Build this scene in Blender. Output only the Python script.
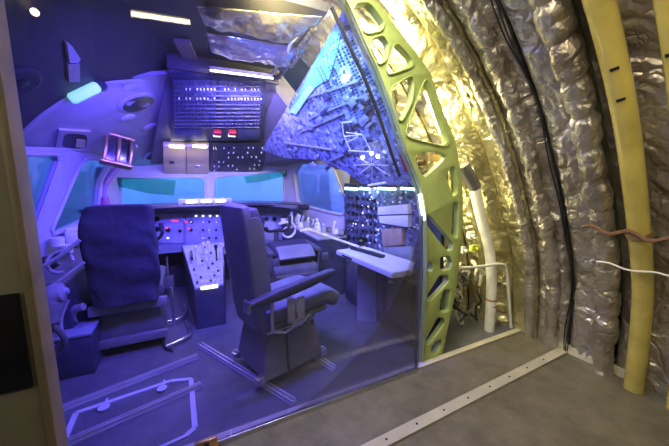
import bpy, bmesh, math, random
from mathutils import Vector, Matrix, noise
random.seed(7)
for o in list(bpy.data.objects): bpy.data.objects.remove(o)
C = bpy.context.scene.collection
PI = math.pi
# ------------------------------------------------------------ camera
H = 1.42
YAW, PIT = math.radians(26.6), math.radians(-8.2)
FPX, CX, CY = 297.0, 334.5, 223.0
Fv = Vector((math.sin(YAW)*math.cos(PIT), math.cos(YAW)*math.cos(PIT), math.sin(PIT)))
Rv = Vector((math.cos(YAW), -math.sin(YAW), 0)); Uv = Rv.cross(Fv)
cam = bpy.data.objects.new('camera', bpy.data.cameras.new('camera')); C.objects.link(cam)
cam.data.sensor_width = 36; cam.data.lens = FPX/669*36
cam.data.clip_start = 0.05
cam.matrix_world = Matrix.Translation((0, 0, H)) @ Matrix((Rv, Uv, -Fv)).transposed().to_4x4()
bpy.context.scene.camera = cam
# ------------------------------------------------------------ view, world
sc = bpy.context.scene
sc.view_settings.view_transform = 'Standard'; sc.view_settings.look = 'None'
sc.view_settings.gamma = 1; sc.view_settings.use_curve_mapping = False
sc.view_settings.exposure = 0.0
w = bpy.data.worlds.new('world'); sc.world = w; w.use_nodes = True
w.node_tree.nodes['Background'].inputs[0].default_value = (.10, .10, .42, 1)
w.node_tree.nodes['Background'].inputs[1].default_value = .12
# ------------------------------------------------------------ lights
def look(o, d): o.rotation_euler = Vector(d).to_track_quat('-Z', 'Y').to_euler()
def area(name, loc, d, sx, sy, col, power, spread=180):
    l = bpy.data.lights.new(name, 'AREA'); l.shape = 'RECTANGLE'; l.size = sx; l.size_y = sy
    l.color = col; l.energy = power; l.spread = math.radians(spread)
    o = bpy.data.objects.new(name, l); C.objects.link(o); o.location = loc; look(o, d); return o
def point(name, loc, col, power, r=.03):
    l = bpy.data.lights.new(name, 'POINT'); l.color = col; l.energy = power; l.shadow_soft_size = r
    o = bpy.data.objects.new(name, l); C.objects.link(o); o.location = loc; return o
BLUE = (.10, .055, 1.0); CYAN = (.12, .45, 1.0); WARM = (1.0, .89, .48)
area('cockpit_light', (.3, 1.75, 2.22), (-.1, .8, -1), 1.0, .12, BLUE, 66, 135)
area('cockpit_light', (.80, 1.80, 2.26), (.55, .5, -.55), .1, .25, (.15, .5, 1), 5, 130)
area('cockpit_light', (.45, 2.62, 2.14), (0, .5, -1), .5, .05, (.22, .18, 1), 30)
area('cockpit_light', (-.5, 2.55, 2.0), (0, 1, -.55), .5, .1, BLUE, 17, 130)
area('cockpit_light', (.30, 2.1, 2.30), (1, .15, -.42), .1, .8, (.10, .14, 1), 26, 120)
area('instrument_light', (.2, 3.7, 1.52), (0, .35, -1), .7, .08, (.45, .40, 1), 12)
area('outside_light', (1.1, 6.0, 3.4), (0, 0.35, -1), 7.5, .4, (.12, .36, 1.0), 640)
area('hall_fill', (.9, -.6, 1.7), (1, .55, -.05), .15, 1.3, (1, .9, .6), 3.5, 120)  # added unseen strip that puts a highlight on the yellow duct
area('outside_light', (-2.6, 3.6, 3.2), (-.5, .3, -1), 2.0, .3, (.06, .10, 1.0), 60)
area('outside_light', (3.4, 6.2, 3.6), (.0, .4, -1), 1.6, .3, (.40, .10, 1.0), 160)
area('frame_light', (1.30, 1.85, 2.35), (.5, .6, .1), .4, .1, WARM, 55)
area('frame_light', (1.75, 1.85, 1.95), (1, -.2, -.3), .12, .5, WARM, 16)
area('frame_light', (2.0, 2.0, 1.0), (1, -.1, .1), .3, .5, WARM, 5)
area('hall_fill', (.5, .3, 2.65), (1, -.15, -.55), .3, 1.2, (1, .86, .58), 21, 150)
area('hall_fill', (1.2, -.2, 2.6), (.2, -.05, -1), .8, .8, (1, .9, .6), 9, 140)
area('floor_wash', (.5, 1.45, 2.62), (0, -.12, -1), 1.0, .08, (.2, .18, 1), 10, 110)
area('hall_fill', (.75, 1.1, 2.76), (.5, .42, -1), .3, .2, (1, .97, .65), 15, 150)  # added unseen lamp to brighten the face of the green frame
area('hall_fill', (.5, 1.2, 2.74), (.22, .58, -1), .5, .1, (1, .90, .68), 14, 95)  # added unseen lamp for neutral light on the loose seat
area('ceiling_foil_fill', (.35, 1.15, 2.27), (.22, .85, .10), .08, .08, (1, .82, .35), 6, 50)  # added unseen lamp that warms the foil strips overhead
area('hall_fill', (-1.14, .15, 1.6), (.6, .9, -.45), .1, .4, (1, .9, .7), 2.2)  # added unseen lamp to lift the left end post
# ------------------------------------------------------------ pixel -> plane helpers
CAM = Vector((0, 0, H))
def ray(x, y): return Fv*FPX + Rv*(x-CX) - Uv*(y-CY)
def at(x, y, ax, v):
    d = ray(x, y); return CAM + d*((v-CAM[ax])/d[ax])
class Plane:
    """u runs along the plane, v up it, n towards the viewer"""
    def __init__(s, a, b, c):
        a, b, c = Vector(a), Vector(b), Vector(c)
        s.o = a; s.u = (b-a).normalized(); n = s.u.cross(c-a).normalized()
        if n.dot(CAM-a) < 0: n = -n
        s.n = n; s.v = n.cross(s.u)
    def px(s, x, y):
        d = ray(x, y); t = (s.o-CAM).dot(s.n)/d.dot(s.n); p = CAM+d*t-s.o
        return p.dot(s.u), p.dot(s.v)
    def w(s, u, v, h=0): return s.o+s.u*u+s.v*v+s.n*h
    def p3(s, x, y, h=0): return s.w(*s.px(x, y), h)
    def mat(s, u, v, h=0):
        m = Matrix((s.u, s.v, s.n)).transposed().to_4x4(); m.translation = s.w(u, v, h); return m
# ------------------------------------------------------------ materials
MATS = {}
def mat(name, col, rough=.5, metal=0, var=.25, scale=8, bump=0, bscale=40, spec=.5, emit=None, estr=0, coat=0):
    if name in MATS: return MATS[name]
    m = bpy.data.materials.new(name); m.use_nodes = True; nt = m.node_tree; N = nt.nodes; L = nt.links
    b = N['Principled BSDF']; tc = N.new('ShaderNodeTexCoord')
    nz = N.new('ShaderNodeTexNoise'); nz.inputs['Scale'].default_value = scale; nz.inputs['Detail'].default_value = 5
    L.new(tc.outputs['Object'], nz.inputs['Vector'])
    r = N.new('ShaderNodeValToRGB'); r.color_ramp.elements[0].position = .3; r.color_ramp.elements[1].position = .7
    r.color_ramp.elements[0].color = tuple(c*(1-var) for c in col)+(1,)
    r.color_ramp.elements[1].color = tuple(min(1, c*(1+var*.5)) for c in col)+(1,)
    L.new(nz.outputs['Fac'], r.inputs['Fac']); L.new(r.outputs['Color'], b.inputs['Base Color'])
    b.inputs['Roughness'].default_value = rough; b.inputs['Metallic'].default_value = metal
    b.inputs['Specular IOR Level'].default_value = spec; b.inputs['Coat Weight'].default_value = coat
    if bump:
        n2 = N.new('ShaderNodeTexNoise'); n2.inputs['Scale'].default_value = bscale; n2.inputs['Detail'].default_value = 4
        bp = N.new('ShaderNodeBump'); bp.inputs['Strength'].default_value = bump; bp.inputs['Distance'].default_value = .02
        L.new(tc.outputs['Object'], n2.inputs['Vector']); L.new(n2.outputs['Fac'], bp.inputs['Height']); L.new(bp.outputs['Normal'], b.inputs['Normal'])
    if emit:
        b.inputs['Emission Color'].default_value = tuple(emit)+(1,); b.inputs['Emission Strength'].default_value = estr
    MATS[name] = m; return m
def foil_mat(name, col, rough=.42, bs=10):
    m = bpy.data.materials.new(name); m.use_nodes = True; nt = m.node_tree; N = nt.nodes; L = nt.links
    b = N['Principled BSDF']; tc = N.new('ShaderNodeTexCoord')
    warp = N.new('ShaderNodeTexNoise'); warp.inputs['Scale'].default_value = 7; warp.inputs['Detail'].default_value = 3
    mx = N.new('ShaderNodeMix'); mx.data_type = 'VECTOR'; mx.inputs['Factor'].default_value = .22
    L.new(tc.outputs['Object'], warp.inputs['Vector']); L.new(tc.outputs['Object'], mx.inputs[4]); L.new(warp.outputs['Color'], mx.inputs[5])
    v = N.new('ShaderNodeTexVoronoi'); v.feature = 'DISTANCE_TO_EDGE'; v.inputs['Scale'].default_value = bs
    L.new(mx.outputs[1], v.inputs['Vector'])
    v2 = N.new('ShaderNodeTexNoise'); v2.noise_type = 'RIDGED_MULTIFRACTAL'; v2.inputs['Scale'].default_value = bs*.7; v2.inputs['Detail'].default_value = 4
    L.new(mx.outputs[1], v2.inputs['Vector'])
    ad = N.new('ShaderNodeMath'); ad.operation = 'MULTIPLY_ADD'; ad.inputs[1].default_value = .35
    L.new(v2.outputs[0], ad.inputs[0]); L.new(v.outputs['Distance'], ad.inputs[2])
    bp = N.new('ShaderNodeBump'); bp.inputs['Strength'].default_value = .55; bp.inputs['Distance'].default_value = .05
    L.new(ad.outputs[0], bp.inputs['Height']); L.new(bp.outputs['Normal'], b.inputs['Normal'])
    r = N.new('ShaderNodeValToRGB'); r.color_ramp.elements[0].position = .35; r.color_ramp.elements[1].position = .65
    r.color_ramp.elements[0].color = (col[0]*.62, col[1]*.56, col[2]*.5, 1); r.color_ramp.elements[1].color = tuple(col)+(1,)
    n3 = N.new('ShaderNodeTexNoise'); n3.inputs['Scale'].default_value = 3; n3.inputs['Detail'].default_value = 6
    L.new(tc.outputs['Object'], n3.inputs['Vector']); L.new(n3.outputs['Fac'], r.inputs['Fac']); L.new(r.outputs['Color'], b.inputs['Base Color'])
    b.inputs['Roughness'].default_value = rough; b.inputs['Metallic'].default_value = .9
    return m
def glass_mat(name, tint=(1, 1, 1), refl=.9, haze=.0, rough=.0):  # haze: diffuse share imitating the pale veil of reflections in the glass
    m = bpy.data.materials.new(name); m.use_nodes = True; nt = m.node_tree; N = nt.nodes; L = nt.links
    N.remove(N['Principled BSDF']); out = N['Material Output']
    tr = N.new('ShaderNodeBsdfTransparent'); tr.inputs[0].default_value = tuple(tint)+(1,)
    gl = N.new('ShaderNodeBsdfGlossy'); gl.inputs['Roughness'].default_value = rough
    df = N.new('ShaderNodeBsdfDiffuse'); df.inputs[0].default_value = (.8, .8, .8, 1)
    fr = N.new('ShaderNodeFresnel'); fr.inputs[0].default_value = 1.45
    mu = N.new('ShaderNodeMath'); mu.operation = 'MULTIPLY'; mu.inputs[1].default_value = refl; L.new(fr.outputs[0], mu.inputs[0])
    nz = N.new('ShaderNodeTexNoise'); nz.inputs['Scale'].default_value = 3; nz.inputs['Detail'].default_value = 6
    mu2 = N.new('ShaderNodeMath'); mu2.operation = 'MULTIPLY'; mu2.inputs[1].default_value = haze*2; L.new(nz.outputs['Fac'], mu2.inputs[0])
    m1 = N.new('ShaderNodeMixShader'); m2 = N.new('ShaderNodeMixShader')
    L.new(mu2.outputs[0], m1.inputs[0]); L.new(tr.outputs[0], m1.inputs[1]); L.new(df.outputs[0], m1.inputs[2])
    L.new(mu.outputs[0], m2.inputs[0]); L.new(m1.outputs[0], m2.inputs[1]); L.new(gl.outputs[0], m2.inputs[2])
    L.new(m2.outputs[0], out.inputs['Surface']); return m
FOIL = foil_mat('foil', (.66, .63, .60)); FOILY = foil_mat('foil_yellow_lit', (.74, .70, .42), .34, 8)  # second foil has the yellow lamp light put into its colour
GLASS = glass_mat('partition_glass', (.97, .975, 1), .75, .010)
WGLASS = glass_mat('window_glass', (.75, .85, .95), .8, .01)
VISOR = glass_mat('visor_green', (.05, .75, .52), .8, .05)
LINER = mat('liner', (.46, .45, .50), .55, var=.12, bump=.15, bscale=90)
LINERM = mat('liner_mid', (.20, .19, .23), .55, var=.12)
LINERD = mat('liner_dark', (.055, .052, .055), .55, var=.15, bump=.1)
FRAMEG = mat('green_primer', (.38, .46, .15), .42, var=.10, scale=14, bump=.04, bscale=60)
PANEL = mat('panel_blue_grey', (.22, .25, .34), .45, var=.2)
PANELD = mat('panel_dark', (.05, .055, .09), .45, var=.3)
BLACK = mat('black_plastic', (.015, .015, .02), .35)
GREY = mat('grey_paint', (.33, .34, .36), .45, var=.15)
GREYD = mat('grey_dark_paint', (.12, .12, .13), .5, var=.2)
GREYM = mat('grey_mid_paint', (.19, .19, .21), .45, var=.2)
WHITE = mat('white_paint', (.78, .78, .74), .4, var=.08)
CREAM = mat('cream_paint', (.62, .58, .44), .45, var=.12)
STEEL = mat('steel', (.62, .62, .64), .28, .95, var=.15)
STEELD = mat('dark_metal', (.12, .12, .14), .25, .9, var=.3)
BRASS = mat('aged_brass', (.55, .36, .2), .35, .8, var=.3)
CLOTHB = mat('navy_cloth', (.03, .03, .055), .85, var=.25, scale=5, bump=.5, bscale=12)
CLOTHG = mat('grey_leather', (.20, .20, .21), .5, var=.25, scale=6, bump=.12, bscale=30)
CLOTHD = mat('dark_leather', (.09, .09, .10), .5, var=.25, bump=.12, bscale=30)
STRAP = mat('webbing', (.5, .47, .42), .8, var=.15, bump=.3, bscale=150)
YELLOW = mat('yellow_duct', (.56, .46, .12), .2, var=.22, scale=5, coat=.9)
RED = mat('red_paint', (.6, .03, .02), .4)
REDL = mat('red_lamp', (.8, .05, .03), .4, emit=(1, .05, .02), estr=2.2)
WLAMP = mat('white_lamp', (.9, .9, 1), .4, emit=(.8, .8, 1), estr=3.5)
ALAMP = mat('amber_lamp', (.9, .8, .5), .4, emit=(1, .8, .45), estr=2.5)
TEALP = mat('teal_reflection_paint', (.22, .62, .66), .5, var=.2)
DIAL = mat('dial_white', (.75, .76, .8), .4)
# floor materials
def floor_mat(name, a, b_, s):
    m = bpy.data.materials.new(name); m.use_nodes = True; nt = m.node_tree; N = nt.nodes; L = nt.links
    b = N['Principled BSDF']; tc = N.new('ShaderNodeTexCoord'); mp = N.new('ShaderNodeMapping'); mp.inputs['Rotation'].default_value = (0, 0, PI/4)
    ck = N.new('ShaderNodeTexVoronoi'); ck.inputs['Scale'].default_value = s; ck.inputs['Randomness'].default_value = .08
    L.new(tc.outputs['Object'], mp.inputs[0]); L.new(mp.outputs[0], ck.inputs['Vector'])
    nz = N.new('ShaderNodeTexNoise'); nz.inputs['Scale'].default_value = 5; nz.inputs['Detail'].default_value = 12; nz.inputs['Roughness'].default_value = .72; L.new(tc.outputs['Object'], nz.inputs['Vector'])
    r = N.new('ShaderNodeValToRGB'); r.color_ramp.elements[0].color = a+(1,); r.color_ramp.elements[1].color = b_+(1,)
    r.color_ramp.elements[0].position = .35; r.color_ramp.elements[1].position = .7
    L.new(nz.outputs['Fac'], r.inputs['Fac']); L.new(r.outputs['Color'], b.inputs['Base Color'])
    bp = N.new('ShaderNodeBump'); bp.inputs['Strength'].default_value = .8; bp.inputs['Distance'].default_value = .006
    L.new(ck.outputs['Distance'], bp.inputs['Height']); L.new(bp.outputs['Normal'], b.inputs['Normal'])
    b.inputs['Roughness'].default_value = .5; return m
FLOORA = floor_mat('entry_floor', (.095, .085, .06), (.195, .175, .125), 45)
FLOORB = floor_mat('cockpit_floor', (.08, .08, .09), (.15, .15, .17), 70)
# ------------------------------------------------------------ mesh helpers
def box(bm, c, s, m=None, bev=0):
    r = bmesh.ops.create_cube(bm, size=1); vs = r['verts']
    for v in vs: v.co = Vector((v.co.x*s[0], v.co.y*s[1], v.co.z*s[2]))+Vector(c)
    if bev:
        es = list({e for v in vs for e in v.link_edges})
        r2 = bmesh.ops.bevel(bm, geom=es, offset=bev, segments=2, profile=.5, affect='EDGES')
        vs = list({v for v in r2['verts']} | {v for v in vs if v.is_valid})
    if m is not None: bmesh.ops.transform(bm, matrix=m, verts=[v for v in vs if v.is_valid])
    return vs
def tube(bm, pts, r, seg=8, cap=True, rf=None):
    pts = [Vector(p) for p in pts]; rings = []; n = len(pts); up = None
    for i, p in enumerate(pts):
        t = (pts[min(i+1, n-1)]-pts[max(i-1, 0)]).normalized()
        if up is None:
            up = t.orthogonal().normalized()
        up = (up-t*up.dot(t)).normalized(); s = t.cross(up)
        rr = rf(i/(n-1)) if rf else (r[i] if isinstance(r, (list, tuple)) else r)
        rings.append([bm.verts.new(p+(up*math.cos(a)+s*math.sin(a))*rr) for a in [2*PI*k/seg for k in range(seg)]])
    for a, b in zip(rings, rings[1:]):
        for k in range(seg): bm.faces.new((a[k], a[(k+1) % seg], b[(k+1) % seg], b[k]))
    if cap: bm.faces.new(rings[0][::-1]); bm.faces.new(rings[-1])
def cyl(bm, a, b, r, seg=16, r2=None): tube(bm, [a, b], [r, r if r2 is None else r2], seg)
def sweep(bm, pts, w, h, side=None):
    """rectangular bar along pts; w across, h up"""
    pts = [Vector(p) for p in pts]; rings = []; n = len(pts)
    for i, p in enumerate(pts):
        t = (pts[min(i+1, n-1)]-pts[max(i-1, 0)]).normalized()
        up = side if side else Vector((0, 0, 1)); s = t.cross(up).normalized(); u = s.cross(t).normalized()
        rings.append([bm.verts.new(p+s*a*w/2+u*b*h/2) for a, b in ((-1, -1), (1, -1), (1, 1), (-1, 1))])
    for a, b in zip(rings, rings[1:]):
        for k in range(4): bm.faces.new((a[k], a[(k+1) % 4], b[(k+1) % 4], b[k]))
    bm.faces.new(rings[0][::-1]); bm.faces.new(rings[-1])
def prism(bm, bottom, top):
    a = [bm.verts.new(p) for p in bottom]; b = [bm.verts.new(p) for p in top]; n = len(a)
    for k in range(n): bm.faces.new((a[k], a[(k+1) % n], b[(k+1) % n], b[k]))
    bm.faces.new(a[::-1]); bm.faces.new(b)
def smooth_pts(pts, it=2, closed=False, cut=.25):
    pts = [Vector(p) for p in pts]
    for _ in range(it):
        q = []; n = len(pts)
        for i in range(n if closed else n-1):
            a, b = pts[i], pts[(i+1) % n]; q += [a*(1-cut)+b*cut, a*cut+b*(1-cut)]
        if not closed: q = [pts[0]]+q+[pts[-1]]
        pts = q
    return pts
def inv(parent):
    bpy.context.view_layer.update(); return parent.matrix_world.inverted()
def finish(o, smooth):
    if smooth:
        for p in o.data.polygons: p.use_smooth = True
        if hasattr(o.data, 'set_sharp_from_angle'): o.data.set_sharp_from_angle(angle=math.radians(smooth if smooth > 1 else 40))
def B(): return bmesh.new()
def obj(name, bm, m, parent=None, local=False, smooth=40):
    """link a bmesh as one mesh object; world coordinates are made local to the parent unless local"""
    bmesh.ops.recalc_face_normals(bm, faces=bm.faces)
    me = bpy.data.meshes.new(name)
    if parent is None:
        xs = [v.co for v in bm.verts]
        c = Vector(((min(p.x for p in xs)+max(p.x for p in xs))/2, (min(p.y for p in xs)+max(p.y for p in xs))/2, min(p.z for p in xs)))
        bmesh.ops.translate(bm, verts=bm.verts, vec=-c)
    elif not local:
        bmesh.ops.transform(bm, matrix=inv(parent), verts=bm.verts)
    bm.to_mesh(me); bm.free(); me.materials.append(m)
    o = bpy.data.objects.new(name, me); C.objects.link(o)
    if parent is None: o.location = c
    else: o.parent = parent
    finish(o, smooth); return o
def tag(o, label, cat, group=None, kind=None):
    o['label'] = label; o['category'] = cat
    if group: o['group'] = group
    if kind: o['kind'] = kind
    return o
def thing(name, label, cat, loc=(0, 0, 0), rz=0, group=None):
    o = bpy.data.objects.new(name, None); C.objects.link(o); o.location = loc; o.rotation_euler = (0, 0, rz); o.empty_display_size = .05
    return tag(o, label, cat, group)
def struct(name, bm, m, parent=None, **k):
    o = obj(name, bm, m, parent, **k)
    if parent is None: o['kind'] = 'structure'
    return o
def copy_tree(o, parent=None):
    c = o.copy(); C.objects.link(c)
    if parent: c.parent = parent
    for ch in list(o.children): copy_tree(ch, c)
    return c
def poly_bm(pl, outline, holes=(), th=.02, h=0, px=True, round_=0, bev=0, cut=.17):
    """extruded plate with holes on a plane, the front face h above the plane, thickness th behind it"""
    cu = bpy.data.curves.new('tmp', 'CURVE'); cu.dimensions = '2D'; cu.fill_mode = 'BOTH'; cu.extrude = th/2-bev; cu.bevel_depth = bev; cu.bevel_resolution = 1
    for k, pts in enumerate([outline]+list(holes)):
        q = [pl.px(*p) for p in pts] if px else pts
        q = [Vector((a, b, 0)) for a, b in q]
        if round_ if k == 0 else True: q = smooth_pts(q, 2, True, cut)
        sp = cu.splines.new('POLY'); sp.points.add(len(q)-1); sp.use_cyclic_u = True
        for p, v in zip(sp.points, q): p.co = (v.x, v.y, 0, 1)
    o = bpy.data.objects.new('tmp', cu); C.objects.link(o)
    me = bpy.data.meshes.new_from_object(o.evaluated_get(bpy.context.evaluated_depsgraph_get()))
    bm = bmesh.new(); bm.from_mesh(me); bpy.data.objects.remove(o); bpy.data.curves.remove(cu); bpy.data.meshes.remove(me)
    m = pl.mat(0, 0, h-th/2); bmesh.ops.transform(bm, matrix=m, verts=bm.verts); bmesh.ops.remove_doubles(bm, verts=bm.verts, dist=1e-5)
    return bm
def proto_part(bm, name, m, parent, smooth=40):
    """small part built round the origin; place() puts copies (sharing the mesh) on a plane"""
    me = bpy.data.meshes.new(name); bmesh.ops.recalc_face_normals(bm, faces=bm.faces); bm.to_mesh(me); bm.free(); me.materials.append(m)
    if smooth:
        for p in me.polygons: p.use_smooth = True
        me.set_sharp_from_angle(angle=math.radians(40))
    return me
def place(name, me, parent, M, s=1):
    o = bpy.data.objects.new(name, me); C.objects.link(o); o.parent = parent
    o.matrix_local = inv_cache(parent) @ M @ Matrix.Scale(s, 4); return o
_ic = {}
def inv_cache(p):
    if p.name not in _ic: _ic[p.name] = inv(p)
    return _ic[p.name]
def knob_me(r=.012, h=.015, m=BLACK, nm='knob'):
    b = B(); cyl(b, (0, 0, 0), (0, 0, h), r, 10, r*.8); return proto_part(b, nm, m, None)
def dial_me(r=.035, nm='dial', m=BLACK):
    b = B(); tube(b, [(0, 0, 0), (0, 0, .012), (0, 0, .012), (0, 0, .006)], [r, r, r*.82, r*.8], 18); return proto_part(b, nm, m, None)
def rect_me(a, b_, h, m, nm):
    b = B(); box(b, (0, 0, h/2), (a, b_, h), bev=min(a, b_, h)*.15); return proto_part(b, nm, m, None)
KN = knob_me(); KNW = knob_me(.009, .014, DIAL, 'button'); DL = dial_me(); DLS = dial_me(.024)
BRK = knob_me(.0085, .02, DIAL, 'breaker'); BRKD = knob_me(.0085, .02, PANELD, 'breaker')
SW = rect_me(.012, .022, .018, DIAL, 'switch'); SCR = rect_me(.09, .07, .01, BLACK, 'display')
BTN = rect_me(.022, .016, .008, WLAMP, 'lit_button'); BTR = rect_me(.024, .018, .008, REDL, 'red_light'); BTG = rect_me(.03, .02, .008, DIAL, 'button')
# fuselage skin profile (x at height z) measured in the entry area
PROF = [(-.15, 2.82), (.05, 2.80), (.5, 2.76), (.8, 2.70), (1.28, 2.46), (1.81, 2.15), (2.19, 1.83), (2.4, 1.61), (2.6, 1.33), (2.75, 1.05), (2.85, .75), (2.92, .4)]
def W(z):
    for (a, b), (c, d) in zip(PROF, PROF[1:]):
        if z <= c: t = (z-a)/(c-a); return b+(d-b)*t
    return PROF[-1][1]
_P = smooth_pts([(x, 0, z) for z, x in PROF], 3)
_S = [0]
for a, b in zip(_P, _P[1:]): _S.append(_S[-1]+(b-a).length)
def skin(s, Y, off=0):
    """point on the skin s metres up the curve at station Y, off metres inboard"""
    k = 0
    s = max(0, min(_S[-1]-1e-6, s))
    while _S[k+1] < s: k += 1
    t = (s-_S[k])/(_S[k+1]-_S[k]); p = _P[k].lerp(_P[k+1], t); d = (_P[k+1]-_P[k]).normalized()
    nrm = Vector((-d.z, 0, d.x))
    if nrm.x > 0: nrm = -nrm
    q = p+nrm*off
    sh = max(0, Y-1.7)*.42
    return Vector((q.x-sh, Y, q.z))
# ============================================================ STRUCTURE
b = B(); box(b, (1.0, -.65, -.04), (4.2, 4.46, .08)); struct('floor', b, FLOORA)
b = B(); box(b, (.55, 3.55, -.04), (4.6, 3.9, .08)); struct('floor', b, FLOORB)
b = B(); box(b, (1.08, 1.59, .008), (3.4, .05, .016), bev=.004); struct('trim_1', b, CREAM)
b = B(); box(b, (.42, 1.555, .014), (2.1, .02, .028), bev=.004); o = struct('trim_2', b, STEEL)
b = B(); sweep(b, [(-.6, 1.12, .008), (2.76, 1.21, .008)], .07, .016); o = struct('trim_3', b, mat('strip_cream', (.44, .41, .31), .5, var=.15))
bo = B()
for k in range(14):
    t = .05+k*.066; p = Vector((-.6, 1.12, .016)).lerp(Vector((2.76, 1.21, .016)), t); cyl(bo, p, p+Vector((0, 0, .003)), .007, 8)
obj('screws', bo, STEELD, o)
b = B(); sweep(b, [(2.77, -2.4, .03), (2.77, 1.25, .03)], .04, .06); struct('baseboard_right', b, CREAM)
# outer skin behind the blankets, ceiling and back wall of the entry
b = B(); rows = []
NS = 26
for iy in range(9):
    Y = -2.6+iy*.75; rows.append([b.verts.new(skin(_S[-1]*k/NS, Y, -.1)) for k in range(NS+1)])
for r0, r1 in zip(rows, rows[1:]):
    for k in range(NS): b.faces.new((r0[k], r0[k+1], r1[k+1], r1[k]))
o = struct('wall_right', b, mat('skin_primer', (.16, .17, .09), .5))
so = o.modifiers.new('s', 'SOLIDIFY'); so.thickness = .02
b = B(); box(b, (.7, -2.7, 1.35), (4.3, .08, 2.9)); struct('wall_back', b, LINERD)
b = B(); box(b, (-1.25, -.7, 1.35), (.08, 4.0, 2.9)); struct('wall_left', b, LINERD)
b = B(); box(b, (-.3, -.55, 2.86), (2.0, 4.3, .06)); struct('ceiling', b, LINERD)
# exterior hall wall seen through the windscreens
SPK = None
HALLW = mat('hall_wall', (.62, .66, .7), .8, var=.2, scale=1.5)
b = B(); box(b, (.3, 7.0, 1.8), (9, .1, 5)); struct('wall_front', b, HALLW)
b = B(); box(b, (-4.1, 5.0, 1.8), (.1, 4, 5)); struct('wall_left', b, HALLW)
b = B(); box(b, (4.7, 5.6, 1.8), (.1, 2.7, 5)); struct('wall_right', b, HALLW)
# ============================================================ FOIL BLANKETS
def ridge(p):
    return 1-abs(noise.noise(p))*2
def blanket(Y0, Y1, s0, s1, puff, m, label, seed, amp=1.0, cat='insulation blanket', group=None, off=0, inner=None):
    b = B(); ny = max(10, int((Y1-Y0)/.012)); ns = int((s1-s0)/.016); rows = []
    for i in range(ny+1):
        r = []
        for k in range(ns+1):
            u = i/ny; v = k/ns; s = s0+(s1-s0)*v; Y = Y0+(Y1-Y0)*u
            e = (math.sin(PI*u)**.5 if 0 < u < 1 else 0)*puff
            q = Vector((s*3+seed, Y*3, seed*1.7))
            wq = Vector((q.x+noise.noise(q*1.3)*.9, q.y+noise.noise(q*1.1+Vector((9, 2, 4)))*.9, q.z))
            d = (ridge(wq*1.1)*.016+ridge(wq*2.7)*.014+ridge(wq*6.5)*.008+ridge(wq*13)*.003+noise.noise(wq*.6)*.02)*amp
            pin = min(1, 6*min(u, 1-u)+.15)
            r.append(b.verts.new(skin(s, Y, off+e+d*pin)))
        rows.append(r)
    for r0, r1 in zip(rows, rows[1:]):
        for k in range(ns): b.faces.new((r0[k], r0[k+1], r1[k+1], r1[k]))
    o = obj('insulation_blanket', b, m, smooth=70)
    so = o.modifiers.new('s', 'SOLIDIFY'); so.thickness = .008
    return tag(o, label, cat, group)
G = 'foil insulation blankets on the fuselage side'
ST = _S[-1]
blanket(-.5, .28, .05, ST*.97, .03, FOIL, 'silver foil insulation blanket at the right picture edge behind the yellow ducts', 1, group=G)
blanket(.30, .88, .05, ST*.97, .03, FOIL, 'crumpled silver foil blanket between the thick yellow duct and the fat wrapped frame', 2, group=G)
blanket(.96, 1.175, .05, ST*.97, .025, FOIL, 'wide crumpled silver foil blanket between the dark cable line and the fat wrapped frame', 3, group=G)
blanket(1.20, 1.435, .05, ST*.97, .025, FOIL, 'crumpled foil blanket bordering the dark cable line on its left', 4, group=G)
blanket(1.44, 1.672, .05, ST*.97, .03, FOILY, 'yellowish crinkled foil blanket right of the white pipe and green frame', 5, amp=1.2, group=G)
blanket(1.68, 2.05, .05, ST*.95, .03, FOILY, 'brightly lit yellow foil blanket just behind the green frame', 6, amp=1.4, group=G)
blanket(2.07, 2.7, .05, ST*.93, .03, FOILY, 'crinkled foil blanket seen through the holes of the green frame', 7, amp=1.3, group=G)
def wrapped(Y, r, label, seed, s1=None, off=.05, m=FOIL, pinch=.22):
    b = B(); n = 150; pts = []; s1 = s1 or ST*.97
    seg = 22; rings = []; prev = None
    for i in range(n+1):
        s = .02+(s1-.02)*i/n; p = skin(s, Y, off); t = (skin(s+.01, Y, off)-skin(s-.01, Y, off))
        t = t.normalized() if t.length > 0 else Vector((0, 0, 1)); a = Vector((0, 1, 0)); c = t.cross(a).normalized()
        rr = r*(1-.28*max(0, math.cos(2*PI*s/pinch+seed))**6)
        ring = []
        for k in range(seg):
            th = 2*PI*k/seg; dvec = a*math.cos(th)+c*math.sin(th); q = (p+dvec*r)*1.0
            q2 = q*9+Vector((seed, 0, 0)); d = ridge(q2)*.12+ridge(q2*2.6)*.10+noise.noise(q*4)*.22
            ring.append(b.verts.new(p+dvec*rr*(.85+d)))
        rings.append(ring)
    for a_, c_ in zip(rings, rings[1:]):
        for k in range(seg): b.faces.new((a_[k], a_[(k+1) % seg], c_[(k+1) % seg], c_[k]))
    b.faces.new(rings[0][::-1]); b.faces.new(rings[-1])
    return tag(obj('wrapped_frame', b, m, smooth=60), label, 'fuselage frame', 'foil wrapped fuselage frames')
wrapped(.93, .070, 'fat foil wrapped frame with sausage like pinches left of the thick yellow duct', 1, off=.10)
wrapped(1.30, .052, 'foil wrapped frame just left of the dark cable line', 4, off=.07)
wrapped(1.48, .044, 'foil wrapped frame between the white pipe and the next wrapped frame', 9, off=.07, pinch=.3)
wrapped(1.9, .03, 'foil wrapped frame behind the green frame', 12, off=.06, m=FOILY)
# dark cable bundles along the frames
for Y, r, lab in ((1.18, .007, 'dark cable run sagging down the foil wall between two blankets'),):
    b = B()
    for q in range(3):
        pts = [skin(.05+(ST*.95-.05)*i/60, Y+.012*math.cos(q*2.1)+.012*math.sin(i*.35+q), .045+.008*math.sin(q*2.1)+.02*math.sin(i*.5)) for i in range(61)]
        tube(b, pts, r*.6, 6)
    tag(obj('cable_bundle', b, BLACK), lab, 'cable')
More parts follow.
